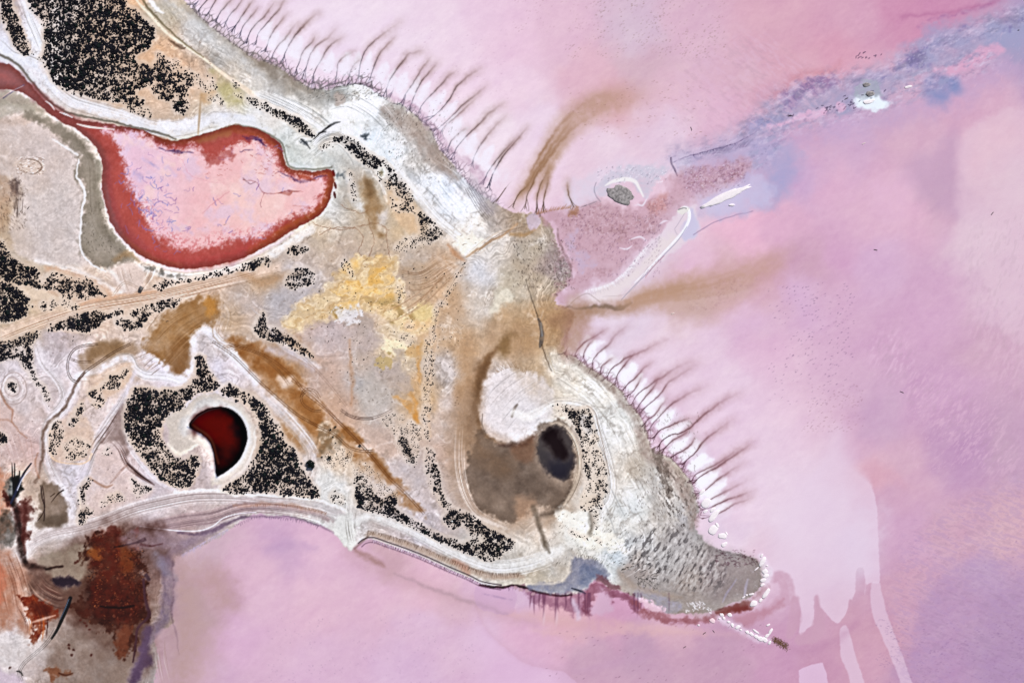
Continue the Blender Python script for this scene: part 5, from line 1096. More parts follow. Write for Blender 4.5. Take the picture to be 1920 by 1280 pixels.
stroke([(292,1040),(306,1062),(326,1080)], [14,18,10], (150,142,154), .6, 10)
stroke([(322,1052),(326,1100),(322,1148),(330,1190),(335,1225)], [3,3,4,3,1.5], (120,96,112), .6, 4, wob=2, brk=.4)
stroke([(330,1050),(345,1100),(352,1160),(345,1230),(330,1290)], [16,34,40,50,50], (184,152,146), .75, 34, wob=6, brk=.3)
stroke([(350,1060),(395,1085),(420,1120)], [20,60,40], (190,156,150), .7, 44, wob=8)
stroke([(350,1120),(380,1180),(370,1260)], [30,60,60], (198,166,160), .5, 50, wob=8)
strands([(296,1195),(300,1240),(310,1290)], 30, 10, ((222,206,200),(170,140,130)), .5, 1.3, 102)
poly([(206,985),(222,988),(224,1000),(210,1004)], (120,56,40), .7, 6, rag=4, ragscale=4)
poly([(252,990),(262,988),(264,998),(255,1000)], (140,84,76), .7, 4, rag=3)
poly([(226,1010),(250,995),(300,998),(330,1005),(310,1025),(280,1020),(255,1030)], (164,142,150), .6, 10, mott=(8,.4))
# west margin: dark creek with wheel ruts
poly([(-30,880),(12,885),(20,905),(15,930),(22,960),(14,1000),(-30,1010)], (204,140,104), .8, 10, rag=5, mott=(8,.5))
poly([(0,965),(20,960),(30,975),(28,1005),(10,1020),(-20,1015)], (70,66,56), .75, 10, rag=5, mott=(10,.4))
poly([(14,900),(34,892),(40,900),(36,925),(22,945),(10,935)], (84,100,98), .7, 7, rag=4, mott=(5,.5))
poly([(24,895),(38,898),(40,915),(30,935),(24,950),(18,940),(24,920)], (20,24,24), .85, 7, rag=3)
poly([(8,925),(22,935),(30,950),(55,935),(60,960),(50,985),(60,1010),(45,1010),(35,975),(20,950)], (92,30,20), .85, 8, rag=5, mott=(9,.4))
stroke([(26,935),(34,968),(38,1005),(42,1035),(52,1058),(72,1062),(95,1066)], [9,12,13,12,12,9,4], (60,36,30), .85, 6, wob=2, brk=.25)
stroke([(50,935),(48,970),(46,1005),(48,1035)], [4,6,6,4], (110,54,44), .7, 5)
poly([(78,905),(95,905),(108,905),(122,930),(130,950),(128,975),(115,985),(90,988),(68,985),(75,960),(72,930)], (146,126,106), .9, 6, (2,2,1), mott=(14,.25))
poly([(85,965),(120,960),(126,978),(100,986),(80,985)], (112,96,78), .6, 12)
for pts, w, c in (([(24,868),(25,890),(28,925)], [1.5,3,4], (24,30,40)), ([(29,868),(29,890),(31,925)], [1.5,3,4], (30,30,36)), ([(38,882),(37,905),(32,930)], [2,3,3], (20,24,24)), ([(60,868),(48,884),(40,900),(30,925),(22,942)], [3,4,5,5,4], (66,72,100)), ([(57,872),(46,886)], [1.5,2], (30,30,36)), ([(58,880),(44,896),(34,918)], [1.2,1.5,1.5], (200,206,226)), ([(78,910),(80,930),(85,950),(84,975)], [2,2.4,2.4,2], (84,62,58)), ([(81,910),(84,930),(86,950)], [1.5,2,1.5], (90,66,60)), ([(98,940),(110,925),(120,918)], [1,2,3], (84,60,48)), ([(96,930),(104,924)], [1.4,1.8], (96,70,50)), ([(72,975),(80,965),(84,955)], [1,1.6,1], (80,54,44))):
    stroke(pts, w, c, .8, 1.8)
stroke([(133,1120),(128,1135),(118,1158),(108,1180),(98,1196)], [7,7,6.5,5,3], (30,34,44), .95, 2.5, h=-.5)
stroke([(130,1122),(124,1138),(114,1160)], [1.5,1.6,1.2], (96,110,124), .8, 1.5)
for o in (-3, 0, 3):
    stroke(offset_line([(106,1178),(92,1200),(72,1220),(48,1240),(38,1258),(42,1275)], [o]), 1.1, (110,104,98), .6, 1.5, smooth=False)
stroke([(33,1256),(40,1258),(44,1264)], [2,3,2], (40,36,34), .7, 2)
poly([(30,1190),(80,1205),(100,1220),(60,1240),(20,1250),(-20,1240),(-20,1195)], (220,214,208), .6, 14, mott=(10,.5))
poly([(-20,1255),(30,1262),(50,1290),(-20,1300)], (214,198,208), .7, 12)

# wheel tracks
def tracks(pts, c=(132,92,58), a=.75, g=3.5, w=1.1):
    for o in (-g / 2, g / 2):
        stroke(offset_line(pts, [o]), w, c, a, 1.4, smooth=False, h=-.03)
tracks([(400,640),(440,668),(480,708),(520,745),(560,778),(600,800),(630,815),(655,838),(680,845),(700,844)], (120,78,40))
tracks([(430,645),(500,668),(548,705),(572,735),(606,762),(640,795),(672,828),(700,858),(730,895),(762,925),(795,962)], (140,94,52))
tracks([(548,712),(575,730),(600,752),(634,788),(668,822),(702,860)], (150,104,62))
tracks([(572,735),(565,745),(570,758),(585,768),(602,770)], (130,88,50))
tracks([(566,742),(572,730),(590,732),(600,745)], (130,88,50), .6)
tracks([(640,768),(660,780),(690,784),(715,778),(735,768)], (120,94,84), .5)
tracks([(648,775),(670,784),(700,784)], (110,86,78), .5)
tracks([(560,660),(600,700),(650,760)], (150,120,100), .3)
tracks([(510,610),(490,600),(470,575),(480,548),(510,535)], (196,180,160), .4)
for k in range(5):
    tracks([(420 + k*5, 650 + k*2),(450 + k*6, 648),(490 + k*5, 668 + k*3),(530 + k*3, 700 + k*5)], (150,106,60), .35)
tracks([(215,552),(235,530),(262,545),(230,560),(180,568)], (190,160,130), .4)
tracks([(-20,645),(60,612),(150,582),(260,562),(380,538),(480,512)], (176,130,90), .55)
tracks([(-20,652),(70,618),(160,586),(270,566),(390,544)], (186,142,104), .5)
strands([(270,690),(290,672),(310,662)], 40, 8, ((120,84,50),(206,176,140)), .5, 1.1, 103)
strands([(400,560),(420,590),(415,625),(440,640)], 30, 12, ((190,160,120),(226,210,190)), .4, 1.2, 104)
strands([(470,560),(490,580),(520,590)], 24, 8, ((226,222,222),(180,170,166)), .5, 1.2, 105)
specks(600, 500, 860, 760, 260, (86,66,52), .55, 48, .5, (1, 2), 30)
specks(380, 420, 900, 620, 160, (120,88,60), .4, 49, -.2, (2, 5), 40)
specks(0, 600, 240, 980, 200, (120,92,84), .4, 50, -.2, (1, 3), 30)

stroke([(1074,572),(1076,605),(1066,650)], [24,44,24], (184,148,126), .75, 30, wob=5)
stroke([(1040,600),(1080,588),(1130,580)], [20,26,16], (168,132,100), .6, 20, wob=4)
# local contrast: an unsharp mask sharpens every painted boundary, and break all tones up finely
fine = .55 * fbm(PX, PY, 8, 55, 4) + .45 * fbm(PX, PY, 3.2, 56, 2)
C *= 1 + (.035 * fine * m_land)[..., None]
m_pond = np.zeros(H.shape, F)
for pts, wob in ((POND, (1.5,1.5,1)), (REDPOND, (.8,.8,.5)), (POOL, (.8,1,.6))):
    sl, d = sd(pts, wob, pad=6)
    m_pond[sl] = np.maximum(m_pond[sl], sstep(2, -2, d))
m_dry = m_land * (1 - m_pond)
for n_, aL, aW in ((9, .5, .15), (2, .28, .05)):
    B = boxblur(boxblur(C, n_), n_)
    C += ((C - B) @ np.array([.3, .5, .2], F) * (aW + (aL - aW) * m_dry))[..., None] * np.array([1, 1, 1], F) * .85 + (C - B) * .12
D_ = 255 * (np.clip(C, 1, 255) / 255) ** 1.24 * 1.025
lum = D_ @ np.array([.3, .55, .15], F)
D_ += (lum[..., None] - D_) * .04 + np.array([0, 0, 2], F)
D_ += (14 * sstep(190, 228, lum))[..., None]
C += (D_ - C) * m_dry[..., None]

# ---------------------------------------------------------------- relief
relief = 0.05 + 1.35 * sstep(0, -70, SD) + (0.16 * n1 + 0.10 * n2 + 0.06 * n3) * sstep(0, -25, SD)
H += np.where(SD < 0, relief - .05 * sstep(-3, 0, SD) , -0.45 * sstep(0, 14, SD) - .0).astype(F)

LEVEL = {'pink': .62, 'red': .5, 'pool': .7}
POND_D = {}
for key, pts, wob in (('pink', POND, (1.5,1.5,1)), ('red', REDPOND, (.8,.8,.5)), ('pool', POOL, (.8,1,.6))):
    sl, d = sd(pts, wob, pad=26)
    bank = LEVEL[key] + .75 * sstep(0, 18, d) - .6 * sstep(0, -8, d)
    H[sl] = np.minimum(H[sl], np.where(d < 18, bank, 99))
    POND_D[key] = (sl, d)


# ---------------------------------------------------------------- where the scrub stands
PATCH = []   # name for the labels, outline, spacing px, radius px (lo, hi), share kept, clump scale
def patch(place, pts, sp=4.6, rr=(1.5, 2.7), keep=.9, clump=9, edge=3):
    PATCH.append((place, pts, sp * .68, (rr[0] * .68, rr[1] * .92), keep, clump * .8, edge))

T1 = "in the large dark thicket between the pink pond and the lake"
patch(T1, [(62,-30),(235,-30),(235,0),(242,12),(258,20),(272,40),(290,55),(291,70),(280,90),(262,102),(255,112),(262,122),(285,120),(282,145),(290,160),(265,166),(255,180),(270,190),(262,200),(235,195),(200,190),(170,182),(140,178),(118,165),(100,150),(92,130),(84,110),(86,85),(85,60),(80,40),(62,20)], 4.4, (1.5,2.7), .80, 6)
patch(T1, [(84,60),(110,60),(150,40),(200,20),(236,30),(270,60),(285,75),(250,110),(200,140),(150,170),(110,150),(90,120)], 6.4, (1.7,3.0), .40, 14)
T1b = "on the sandy slope beside the large dark thicket"
patch(T1b, [(278,130),(290,125),(300,102),(315,112),(322,132),(342,140),(360,138),(368,150),(360,165),(350,172),(358,195),(350,212),(335,210),(322,195),(305,185),(285,172),(278,150)], 4.6, (1.5,2.6), .8)
patch(T1b, [(238,193),(262,198),(288,212),(278,220),(260,216),(244,207)], 4.8, (1.4,2.3), .8)
patch(T1b, [(290,100),(330,110),(372,138),(412,150),(404,172),(372,170),(340,135),(300,130)], 6.5, (.9,1.6), .35)
patch(T1b, [(388,190),(394,180),(405,176),(414,182),(424,194),(414,196),(400,192)], 5, (1.1,1.8), .7)
patch(T1b, [(436,152),(446,160),(454,184),(444,184)], 5, (1,1.6), .5)
T2 = "in the narrow dark strip at the upper left edge of the flats, between two white salt belts"
T2 = "in the narrow dark strip between two white salt belts"
patch(T2, [(4,-20),(18,0),(30,25),(40,50),(50,75),(57,95),(50,106),(38,97),(25,80),(15,55),(6,30)], 4.3, (1.5,2.6), .92)
patch(T2, [(62,100),(80,108),(88,125),(76,118)], 5, (1,1.8), .5)
T3 = "in the long dark strip above the pink pond's eastern bay"
patch(T3, [(468,184),(500,196),(530,210),(562,224),(582,240),(590,257),(574,252),(553,238),(524,222),(494,207),(470,196)], 4.2, (1.4,2.4), .9)
T4 = "in the curved scrub band along the white back of the spit"
patch(T4, [(618,264),(650,256),(670,268),(692,288),(716,300),(737,320),(757,345),(777,375),(770,380),(752,362),(740,350),(728,338),(728,314),(704,316),(690,308),(665,292),(652,275),(636,268)], 4.4, (1.5,2.6), .85)
patch(T4, [(640,270),(665,292),(705,325),(712,340),(728,362),(735,378),(733,397),(748,402),(772,398),(790,410),(770,380),(740,352),(725,340),(700,310)], 5.2, (1.1,2.0), .5)
patch(T4, [(790,398),(812,415),(830,438),(815,450),(798,440),(786,420)], 4.6, (1.3,2.2), .8)
patch(T4, [(738,470),(760,450),(790,442),(800,430),(826,440),(808,456),(785,466),(760,474)], 4.6, (.9,1.5), .65)
patch(T4, [(653,318),(660,318),(664,345),(668,376),(660,370),(656,345)], 4.4, (1,1.7), .8)
patch(T4, [(600,275),(640,262),(628,272),(608,286)], 5, (1,1.6), .4)
T5 = "in the small clumps between the pink pond and yellow earth"
patch(T5, [(540,471),(555,461),(578,465),(572,474),(545,481)], 4.2, (1.4,2.3), .85)
patch(T5, [(470,503),(482,490),(496,482),(508,486),(505,498),(498,497),(497,489),(484,498),(474,509)], 3.8, (1.3,2.1), .9)
patch(T5, [(538,522),(555,505),(575,503),(590,514),(597,530),(578,536),(556,541),(540,538)], 4.4, (1.4,2.3), .75)
patch(T5, [(640,492),(650,488),(660,502),(665,518),(655,512),(644,502)], 5, (1.1,1.8), .6)
T6 = "in the dark clump on the grey flat below the yellow earth"
patch(T6, [(484,600),(494,588),(501,610),(516,615),(536,625),(556,640),(576,655),(590,670),(570,666),(550,652),(520,640),(490,633),(478,620)], 4.3, (1.5,2.5), .85)
T7 = "in the thin row between the pink pond's white beach and the road"
patch(T7, [(287,539),(300,529),(340,524),(380,517),(420,505),(450,498),(478,487),(486,498),(460,508),(430,512),(390,523),(340,533),(300,543)], 4.6, (1.4,2.3), .7)
T8 = "in the dark thicket between the clay pan and the road"
patch(T8, [(-30,440),(0,450),(15,470),(28,485),(50,497),(70,505),(76,530),(86,536),(85,541),(65,539),(40,531),(25,531),(18,536),(-30,536)], 4.4, (1.6,2.8), .9)
patch(T8, [(85,536),(100,511),(130,520),(150,525),(165,521),(182,535),(197,550),(206,556),(190,559),(150,559),(120,556),(113,546),(95,543)], 4.7, (1.5,2.5), .8)
patch(T8, [(-30,538),(24,538),(45,550),(55,565),(55,580),(45,592),(25,601),(-30,604)], 4.1, (1.8,2.9), .97)
patch(T8, [(60,570),(110,564),(125,560),(145,568),(152,576),(140,582),(110,584),(70,582)], 5.4, (1.0,1.9), .5)
T9 = "in the dark strip on the southern edge of the road"
patch(T9, [(88,617),(110,605),(130,595),(160,587),(185,582),(200,586),(230,582),(226,591),(205,594),(190,606),(176,619),(160,624),(140,619),(114,619)], 4.2, (1.6,2.7), .9)
patch(T9, [(220,606),(230,598),(250,603),(264,600),(248,592),(255,580),(285,571),(312,562),(340,561),(330,574),(300,583),(282,592),(268,611),(250,620),(230,613)], 4.4, (1.4,2.4), .8)
T10 = "in the dark tail of scrub beside the pale ringed hollow"
patch(T10, [(-30,640),(15,640),(40,630),(78,622),(72,635),(60,646),(63,666),(58,686),(48,692),(40,674),(30,670),(-30,684)], 4.4, (1.5,2.6), .85)
patch(T10, [(56,686),(64,690),(76,716),(86,726),(94,742),(95,758),(88,756),(82,735),(70,718),(60,702)], 4.2, (1.2,2.2), .75)
patch(T10, [(16,722),(24,716),(32,724),(30,738),(22,734)], 3.6, (1.4,2.2), .9)
patch(T10, [(-20,810),(12,812),(14,820),(8,832),(-20,838)], 4.0, (1.4,2.4), .9)
T11 = "on the narrow sandy island between two white channels"
patch(T11, [(168,746),(170,733),(190,725),(205,708),(215,702),(225,706),(236,694),(244,692),(236,706),(222,726),(208,731),(200,726),(190,736),(196,750),(190,762),(178,757)], 4.3, (1.3,2.2), .75)
T12 = "on the wedge-shaped sandy island left of the large scrub ring"
T12 = "on the wedge-shaped sandy island beside the white channel"
patch(T12, [(128,797),(140,778),(150,763),(156,750),(160,758),(152,778),(138,800)], 4.0, (1.2,2.1), .75)
patch(T12, [(97,800),(110,789),(119,796),(121,812),(112,832),(108,852),(97,848),(95,825)], 4.3, (1.3,2.2), .8)
patch(T12, [(128,830),(145,820),(166,830),(167,850),(155,859),(130,859),(124,845)], 4.8, (1.2,2.1), .6)
T13 = "in the scrub ring west of the red pond"
patch(T13, [(250,735),(260,727),(300,732),(340,730),(355,725),(365,710),(372,690),(370,670),(386,670),(391,690),(401,705),(412,722),(405,731),(385,734),(365,739),(350,752),(340,766),(315,776),(307,800),(300,815),(308,832),(325,852),(345,862),(365,851),(373,860),(370,882),(360,906),(345,914),(320,908),(300,896),(285,877),(265,852),(250,832),(239,810),(235,780),(240,755)], 4.6, (1.6,2.7), .86)
patch(T13, [(255,740),(300,740),(340,738),(318,770),(300,800),(290,830),(265,830),(248,790)], 6, (2.0,3.2), .6, 14)
T13b = "in the scrub crescent east of the red pond"
patch(T13b, [(416,731),(432,721),(450,730),(465,740),(480,745),(500,765),(515,790),(530,810),(536,830),(555,845),(562,870),(577,890),(592,912),(600,932),(570,930),(530,927),(490,922),(440,924),(420,913),(440,901),(456,891),(471,871),(482,851),(491,830),(489,800),(479,770),(465,756),(440,746),(420,739)], 4.6, (1.6,2.7), .86)
patch(T13b, [(480,770),(500,780),(525,820),(545,860),(560,900),(520,905),(480,890),(495,850),(495,810)], 6, (2.0,3.2), .6, 14)
patch(T13b, [(612,925),(630,920),(650,930),(648,945),(625,942)], 5, (1,1.8), .5)
T14 = "on the salt-crusted island above the southern beach"
patch(T14, [(153,910),(170,898),(174,905),(164,922),(160,938),(176,950),(178,960),(164,975),(150,986),(150,955)], 4.4, (1.2,2.2), .6)
patch(T14, [(250,898),(262,904),(288,916),(270,926),(255,931)], 4.6, (1.1,1.9), .6)
patch(T14, [(190,945),(215,925),(240,935),(215,942),(195,952)], 5, (1,1.7), .5)
patch(T14, [(195,845),(210,838),(215,845),(200,856)], 5, (1,1.6), .5)
T16 = "in the long dark belt above the white southern beach"
patch(T16, [(668,897),(680,890),(692,905),(706,925),(720,936),(735,926),(746,940),(741,950),(760,965),(790,980),(810,995),(850,1011),(870,1020),(880,1014),(890,1009),(905,1015),(925,1000),(955,1008),(962,1020),(950,1031),(935,1046),(915,1051),(890,1041),(860,1029),(830,1016),(800,1001),(770,986),(740,971),(700,959),(675,951),(668,925)], 4.4, (1.5,2.6), .86)
patch(T16, [(610,852),(640,838),(665,850),(690,870),(720,900),(746,926),(735,936),(700,916),(670,892),(640,882),(614,872)], 4.4, (.6,1.1), .6, 14)
T17 = "on the pale speckled mound beside the brown gully"
patch(T17, [(718,790),(724,778),(745,774),(766,785),(786,800),(792,825),(786,850),(776,877),(764,866),(750,840),(740,820),(730,806)], 4.6, (.7,1.3), .6)
patch(T17, [(750,818),(762,822),(772,845),(780,875),(774,872),(762,850),(752,834)], 3.8, (1.2,2.1), .85)
T18 = "along the straight pale bank down the middle of the flats"
patch(T18, [(798,640),(812,640),(814,690),(808,760),(806,820),(812,850),(800,850),(794,780),(796,700)], 5.0, (.8,1.5), .6)
patch(T18, [(800,845),(814,850),(822,880),(828,915),(845,945),(858,962),(845,958),(825,940),(805,905),(800,870)], 4.2, (1.2,2.3), .75)
patch(T18, [(808,640),(810,600),(822,570),(845,535),(864,498),(874,500),(855,535),(832,572),(820,605),(816,640)], 5.2, (.7,1.3), .55)
patch(T18, [(745,615),(770,610),(785,625),(770,650),(750,640)], 5, (.7,1.2), .5)
patch(T18, [(740,545),(755,535),(758,560),(745,565)], 5, (.7,1.3), .6)
T19 = "in the round ring of scrub at the foot of the pale bank"
patch(T19, [(838,962),(850,955),(862,960),(867,972),(862,984),(850,988),(838,982),(834,972)], 3.6, (1.3,2.1), .8)
T20 = "in the dark scrub wedge above the long southern belt"
patch(T20, [(862,955),(885,964),(912,985),(938,1000),(952,1010),(925,1010),(905,1006),(886,1006),(877,991),(866,978)], 4.3, (1.5,2.5), .86)
patch(T20, [(955,1010),(965,1015),(962,1028),(950,1025)], 4.5, (1.2,2), .7)
T21 = "in the curved scrub strip east of the black pool"
patch(T21, [(1034,760),(1050,757),(1076,764),(1092,765),(1107,770),(1112,790),(1122,820),(1132,860),(1141,905),(1136,930),(1126,952),(1100,957),(1084,950),(1095,920),(1100,890),(1100,860),(1095,830),(1085,800),(1065,776)], 4.7, (1.0,1.9), .62)
patch(T21, [(1060,768),(1080,772),(1088,795),(1092,820),(1100,850),(1104,890),(1098,890),(1092,850),(1084,815),(1072,790)], 4.0, (1.3,2.3), .8)
patch(T21, [(1095,770),(1106,772),(1110,800),(1100,800)], 4.4, (1.3,2.3), .7)
patch(T21, [(1113,962),(1122,965),(1122,1000),(1128,1022),(1112,1014),(1070,1000),(1075,995),(1112,1008)], 4.2, (.8,1.4), .65)

BUSH = []
brng = np.random.default_rng(21)
for pi, (place, pts, sp, rr, keep, clump, edge) in enumerate(PATCH):
    p = spline(pts, True, 3)
    x0, y0 = p.min(0) - 4; x1, y1 = p.max(0) + 4
    A = sdf_coarse(p, x0, y0, x1, y1, 1.5)
    gxx = np.arange(x0, x1, sp * .93); gyy = np.arange(y0, y1, sp * .93)
    X, Y = np.meshgrid(gxx, gyy)
    X[::2] += sp * .46
    X = (X + brng.uniform(-.42, .42, X.shape) * sp).ravel(); Y = (Y + brng.uniform(-.42, .42, Y.shape) * sp).ravel()
    d = bilin(A, x0, y0, 1.5, X, Y) + 1.8 * fbm(X, Y, 8, 50, 2)
    cl = fbm(X, Y, clump, 51 + pi % 5, 3)
    prob = np.clip(keep * .93 + (cl + .05) * 1.0 * (1.2 - keep) * 2.0, 0, 1) * sstep(edge, -edge, d)
    ok = (brng.random(len(X)) < prob)
    R = brng.uniform(0, 1, len(X)) ** 1.4 * (rr[1] - rr[0]) + rr[0]
    R = R * np.clip(.85 + .35 * cl, .7, 1.2)
    for x, y, rad in zip(X[ok], Y[ok], R[ok]):
        BUSH.append((x, y, rad, place))
# scattered bushes on the bare earth
for x0, y0, x1, y1, n in ((640,500,860,700,60),(500,540,700,640,14),(100,600,240,640,8)):
    for k in range(n):
        BUSH.append((brng.uniform(x0, x1), brng.uniform(y0, y1), brng.uniform(.6, 1.1), "standing scattered on the bare earth"))
# none may stand in water
def on_land(x, y):
    i = int(np.clip(np.searchsorted(gx, x), 0, NX - 1)); j = int(np.clip(np.searchsorted(gy, y), 0, NY - 1))
    if SD[j, i] > -2: return False
    for key in POND_D:
        sl, d = POND_D[key]
        jj, ii = j - sl[0].start, i - sl[1].start
        if 0 <= jj < d.shape[0] and 0 <= ii < d.shape[1] and d[jj, ii] < 2: return False
    return True
BUSH = [b for b in BUSH if on_land(b[0], b[1])]
BUSH.sort(key=lambda b: -b[2])
inview = [b for b in BUSH if 4 < b[0] < 1916 and 4 < b[1] < 1276]
single = inview[:280]
ids = set(id(b) for b in single)
rest = [b for b in BUSH if id(b) not in ids]



# pale sand and salt gathers round the scrub
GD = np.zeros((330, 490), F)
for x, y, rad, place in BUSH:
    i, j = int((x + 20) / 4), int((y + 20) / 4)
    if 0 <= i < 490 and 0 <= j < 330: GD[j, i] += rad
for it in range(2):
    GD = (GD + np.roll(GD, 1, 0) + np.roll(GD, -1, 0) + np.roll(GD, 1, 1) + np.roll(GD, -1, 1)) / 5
hal = sstep(.02, .5, bilin(GD, -20, -20, 4.0, PX, PY)) * (SD < -3)
tone = fbm(PX, PY, 30, 37, 3)
C += (np.array((240, 224, 206), F) + tone[..., None] * np.array((2, 8, 16), F) - C) * (hal * .5)[..., None]
litter_shade = sstep(1.0, 2.0, bilin(GD, -20, -20, 4.0, PX, PY)) * (SD < -3)  # leaf litter, with the shade between dense bushes painted into its colour
C += (np.array((126, 108, 92), F) - C) * (litter_shade * sstep(-.5, .5, fbm(PX, PY, 9, 39, 3)) * .4)[..., None]

C[:] = np.clip(C, 4, 253)
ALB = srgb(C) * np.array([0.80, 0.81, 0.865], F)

# ---------------------------------------------------------------- materials
def new_mat(name):
    m = bpy.data.materials.new(name)
    m.use_nodes = True
    t = m.node_tree
    return m, t, t.nodes["Principled BSDF"]

def ground_mat(name, rough, spec, grain, grain_scale, bump, bump_scale):
    m, t, p = new_mat(name)
    at = t.nodes.new("ShaderNodeAttribute"); at.attribute_name = "pigment"
    co = t.nodes.new("ShaderNodeTexCoord")
    no = t.nodes.new("ShaderNodeTexNoise"); no.inputs["Scale"].default_value = grain_scale; no.inputs["Detail"].default_value = 5; no.inputs["Roughness"].default_value = .7
    mr = t.nodes.new("ShaderNodeMapRange"); mr.inputs[1].default_value = .25; mr.inputs[2].default_value = .75; mr.inputs[3].default_value = 1 - grain; mr.inputs[4].default_value = 1 + grain
    mx = t.nodes.new("ShaderNodeVectorMath"); mx.operation = 'SCALE'
    t.links.new(co.outputs["Object"], no.inputs["Vector"])
    t.links.new(no.outputs["Fac"], mr.inputs[0])
    t.links.new(at.outputs["Color"], mx.inputs[0]); t.links.new(mr.outputs[0], mx.inputs["Scale"])
    t.links.new(mx.outputs[0], p.inputs["Base Color"])
    p.inputs["Roughness"].default_value = rough
    p.inputs["Specular IOR Level"].default_value = spec
    n2_ = t.nodes.new("ShaderNodeTexNoise"); n2_.inputs["Scale"].default_value = bump_scale; n2_.inputs["Detail"].default_value = 4
    b = t.nodes.new("ShaderNodeBump"); b.inputs["Strength"].default_value = bump; b.inputs["Distance"].default_value = .4
    t.links.new(co.outputs["Object"], n2_.inputs["Vector"]); t.links.new(n2_.outputs["Fac"], b.inputs["Height"]); t.links.new(b.outputs[0], p.inputs["Normal"])
    return m

M_GROUND = ground_mat("silt_and_salt", .9, .2, .10, .55, .35, .45)
M_LAKE = ground_mat("pink_brine", .75, .05, .05, 1.1, .008, .5)
M_POND = ground_mat("pond_brine", .3, .1, .06, .6, .01, .5)

def flat_mat(name, col, rough=.85, var=.3, scale=1.5, spec=.2, rand=0.0):
    m, t, p = new_mat(name)
    co = t.nodes.new("ShaderNodeTexCoord")
    no = t.nodes.new("ShaderNodeTexNoise"); no.inputs["Scale"].default_value = scale; no.inputs["Detail"].default_value = 4
    ra = t.nodes.new("ShaderNodeValToRGB")
    c = np.array(col)
    ra.color_ramp.elements[0].position = .3; ra.color_ramp.elements[1].position = .7
    ra.color_ramp.elements[0].color = (*np.clip(c * (1 - var), 0, 1), 1); ra.color_ramp.elements[1].color = (*np.clip(c * (1 + var), 0, 1), 1)
    t.links.new(co.outputs["Object"], no.inputs["Vector"]); t.links.new(no.outputs["Fac"], ra.inputs[0]); t.links.new(ra.outputs[0], p.inputs["Base Color"])
    p.inputs["Roughness"].default_value = rough; p.inputs["Specular IOR Level"].default_value = spec
    return m

M_SHRUB = flat_mat("dark_saltbush", (.008, .008, .012), .9, .5, .09, .05)
M_SHRUB2 = flat_mat("green_saltbush", (.007, .012, .012), .9, .5, .5, .05)
M_BARK = flat_mat("bark", (.06, .045, .035), .9, .4, 3)
M_SALT = flat_mat("salt_crust", (.74, .70, .74), .7, .06, .6, .3)
M_SALTP = flat_mat("pink_salt_crust", (.72, .56, .62), .7, .1, .8, .3)
M_MUD = flat_mat("grey_mound_mud", (.24, .225, .23), .9, .6, .45)
M_WOOD = flat_mat("weathered_wood", (.05, .04, .045), .9, .4, 2)
M_WOODP = flat_mat("bleached_wood", (.7, .62, .6), .9, .2, 2)
M_TUFT = flat_mat("dry_brown_twigs", (.16, .085, .045), .9, .5, 1.5)
M_ROOF = flat_mat("dark_sheet_metal", (.06, .06, .07), .5, .3, 2)
M_WALL = flat_mat("weathered_board", (.12, .11, .11), .8, .3, 2)
M_ROCK = flat_mat("pale_rock", (.6, .64, .66), .9, .2, 1)

def tag(o, label=None, cat=None, group=None, kind=None):
    if label: o["label"] = label
    if cat: o["category"] = cat
    if group: o["group"] = group
    if kind: o["kind"] = kind
    return o

def add_mesh(name, V, Fc, mat, parent=None, smooth=False, loc=None):
    me = bpy.data.meshes.new(name)
    V = np.asarray(V, F); Fc = np.asarray(Fc, np.int32)
    k = Fc.shape[1]
    me.vertices.add(len(V)); me.vertices.foreach_set("co", V.ravel())
    me.loops.add(Fc.size); me.loops.foreach_set("vertex_index", Fc.ravel())
    me.polygons.add(len(Fc)); me.polygons.foreach_set("loop_start", np.arange(0, Fc.size, k, dtype=np.int32)); me.polygons.foreach_set("loop_total", np.full(len(Fc), k, np.int32))
    if smooth: me.polygons.foreach_set("use_smooth", np.ones(len(Fc), bool))
    me.update(calc_edges=True)
    me.materials.append(mat)
    o = bpy.data.objects.new(name, me)
    COL.objects.link(o)
    if parent: o.parent = parent
    if loc is not None: o.location = loc
    return o

def grid_sheet(name, Z, keep, mat):
    """the faces of the survey grid where keep holds, at heights Z, carrying the pigment"""
    fm = keep[:-1, :-1] | keep[1:, :-1] | keep[:-1, 1:] | keep[1:, 1:]
    j, i = np.nonzero(fm)
    idx = np.arange(NX * NY, dtype=np.int64).reshape(NY, NX)
    q = np.column_stack([idx[j + 1, i], idx[j + 1, i + 1], idx[j, i + 1], idx[j, i]])
    used, inv = np.unique(q, return_inverse=True)
    q = inv.reshape(q.shape)
    V = np.column_stack([wx(PX.ravel()[used]), wy(PY.ravel()[used]), Z.ravel()[used]])
    o = add_mesh(name, V, q, mat, smooth=True)
    at = o.data.attributes.new("pigment", 'FLOAT_COLOR', 'POINT')
    col = np.ones((len(used), 4), F); col[:, :3] = ALB.reshape(-1, 3)[used]
    at.data.foreach_set("color", col.ravel())
    return o

wet = (H < .10) & (SD > -14)
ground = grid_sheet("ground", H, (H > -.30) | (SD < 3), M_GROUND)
tag(ground, "pale silt, sand and salt ground of the spit and flats", "ground", kind="structure")
lake = grid_sheet("lake", np.zeros_like(H), wet, M_LAKE)
tag(lake, "shallow pink salt lake around the pale spit", "lake", kind="structure")
for key, nm, lab in (('pink', "pond", "pink crusted pond with a red margin and inlet channel"), ('red', "pond", "deep red comma-shaped pond ringed by dark scrub"), ('pool', "pond", "near-black pool at the end of the brown mud flat")):
    sl, d = POND_D[key]
    kp = np.zeros(H.shape, bool); kp[sl] = d < 1.0
    o = grid_sheet(nm, np.full_like(H, LEVEL[key]), kp, M_POND)
    tag(o, lab, "pond", kind="structure")

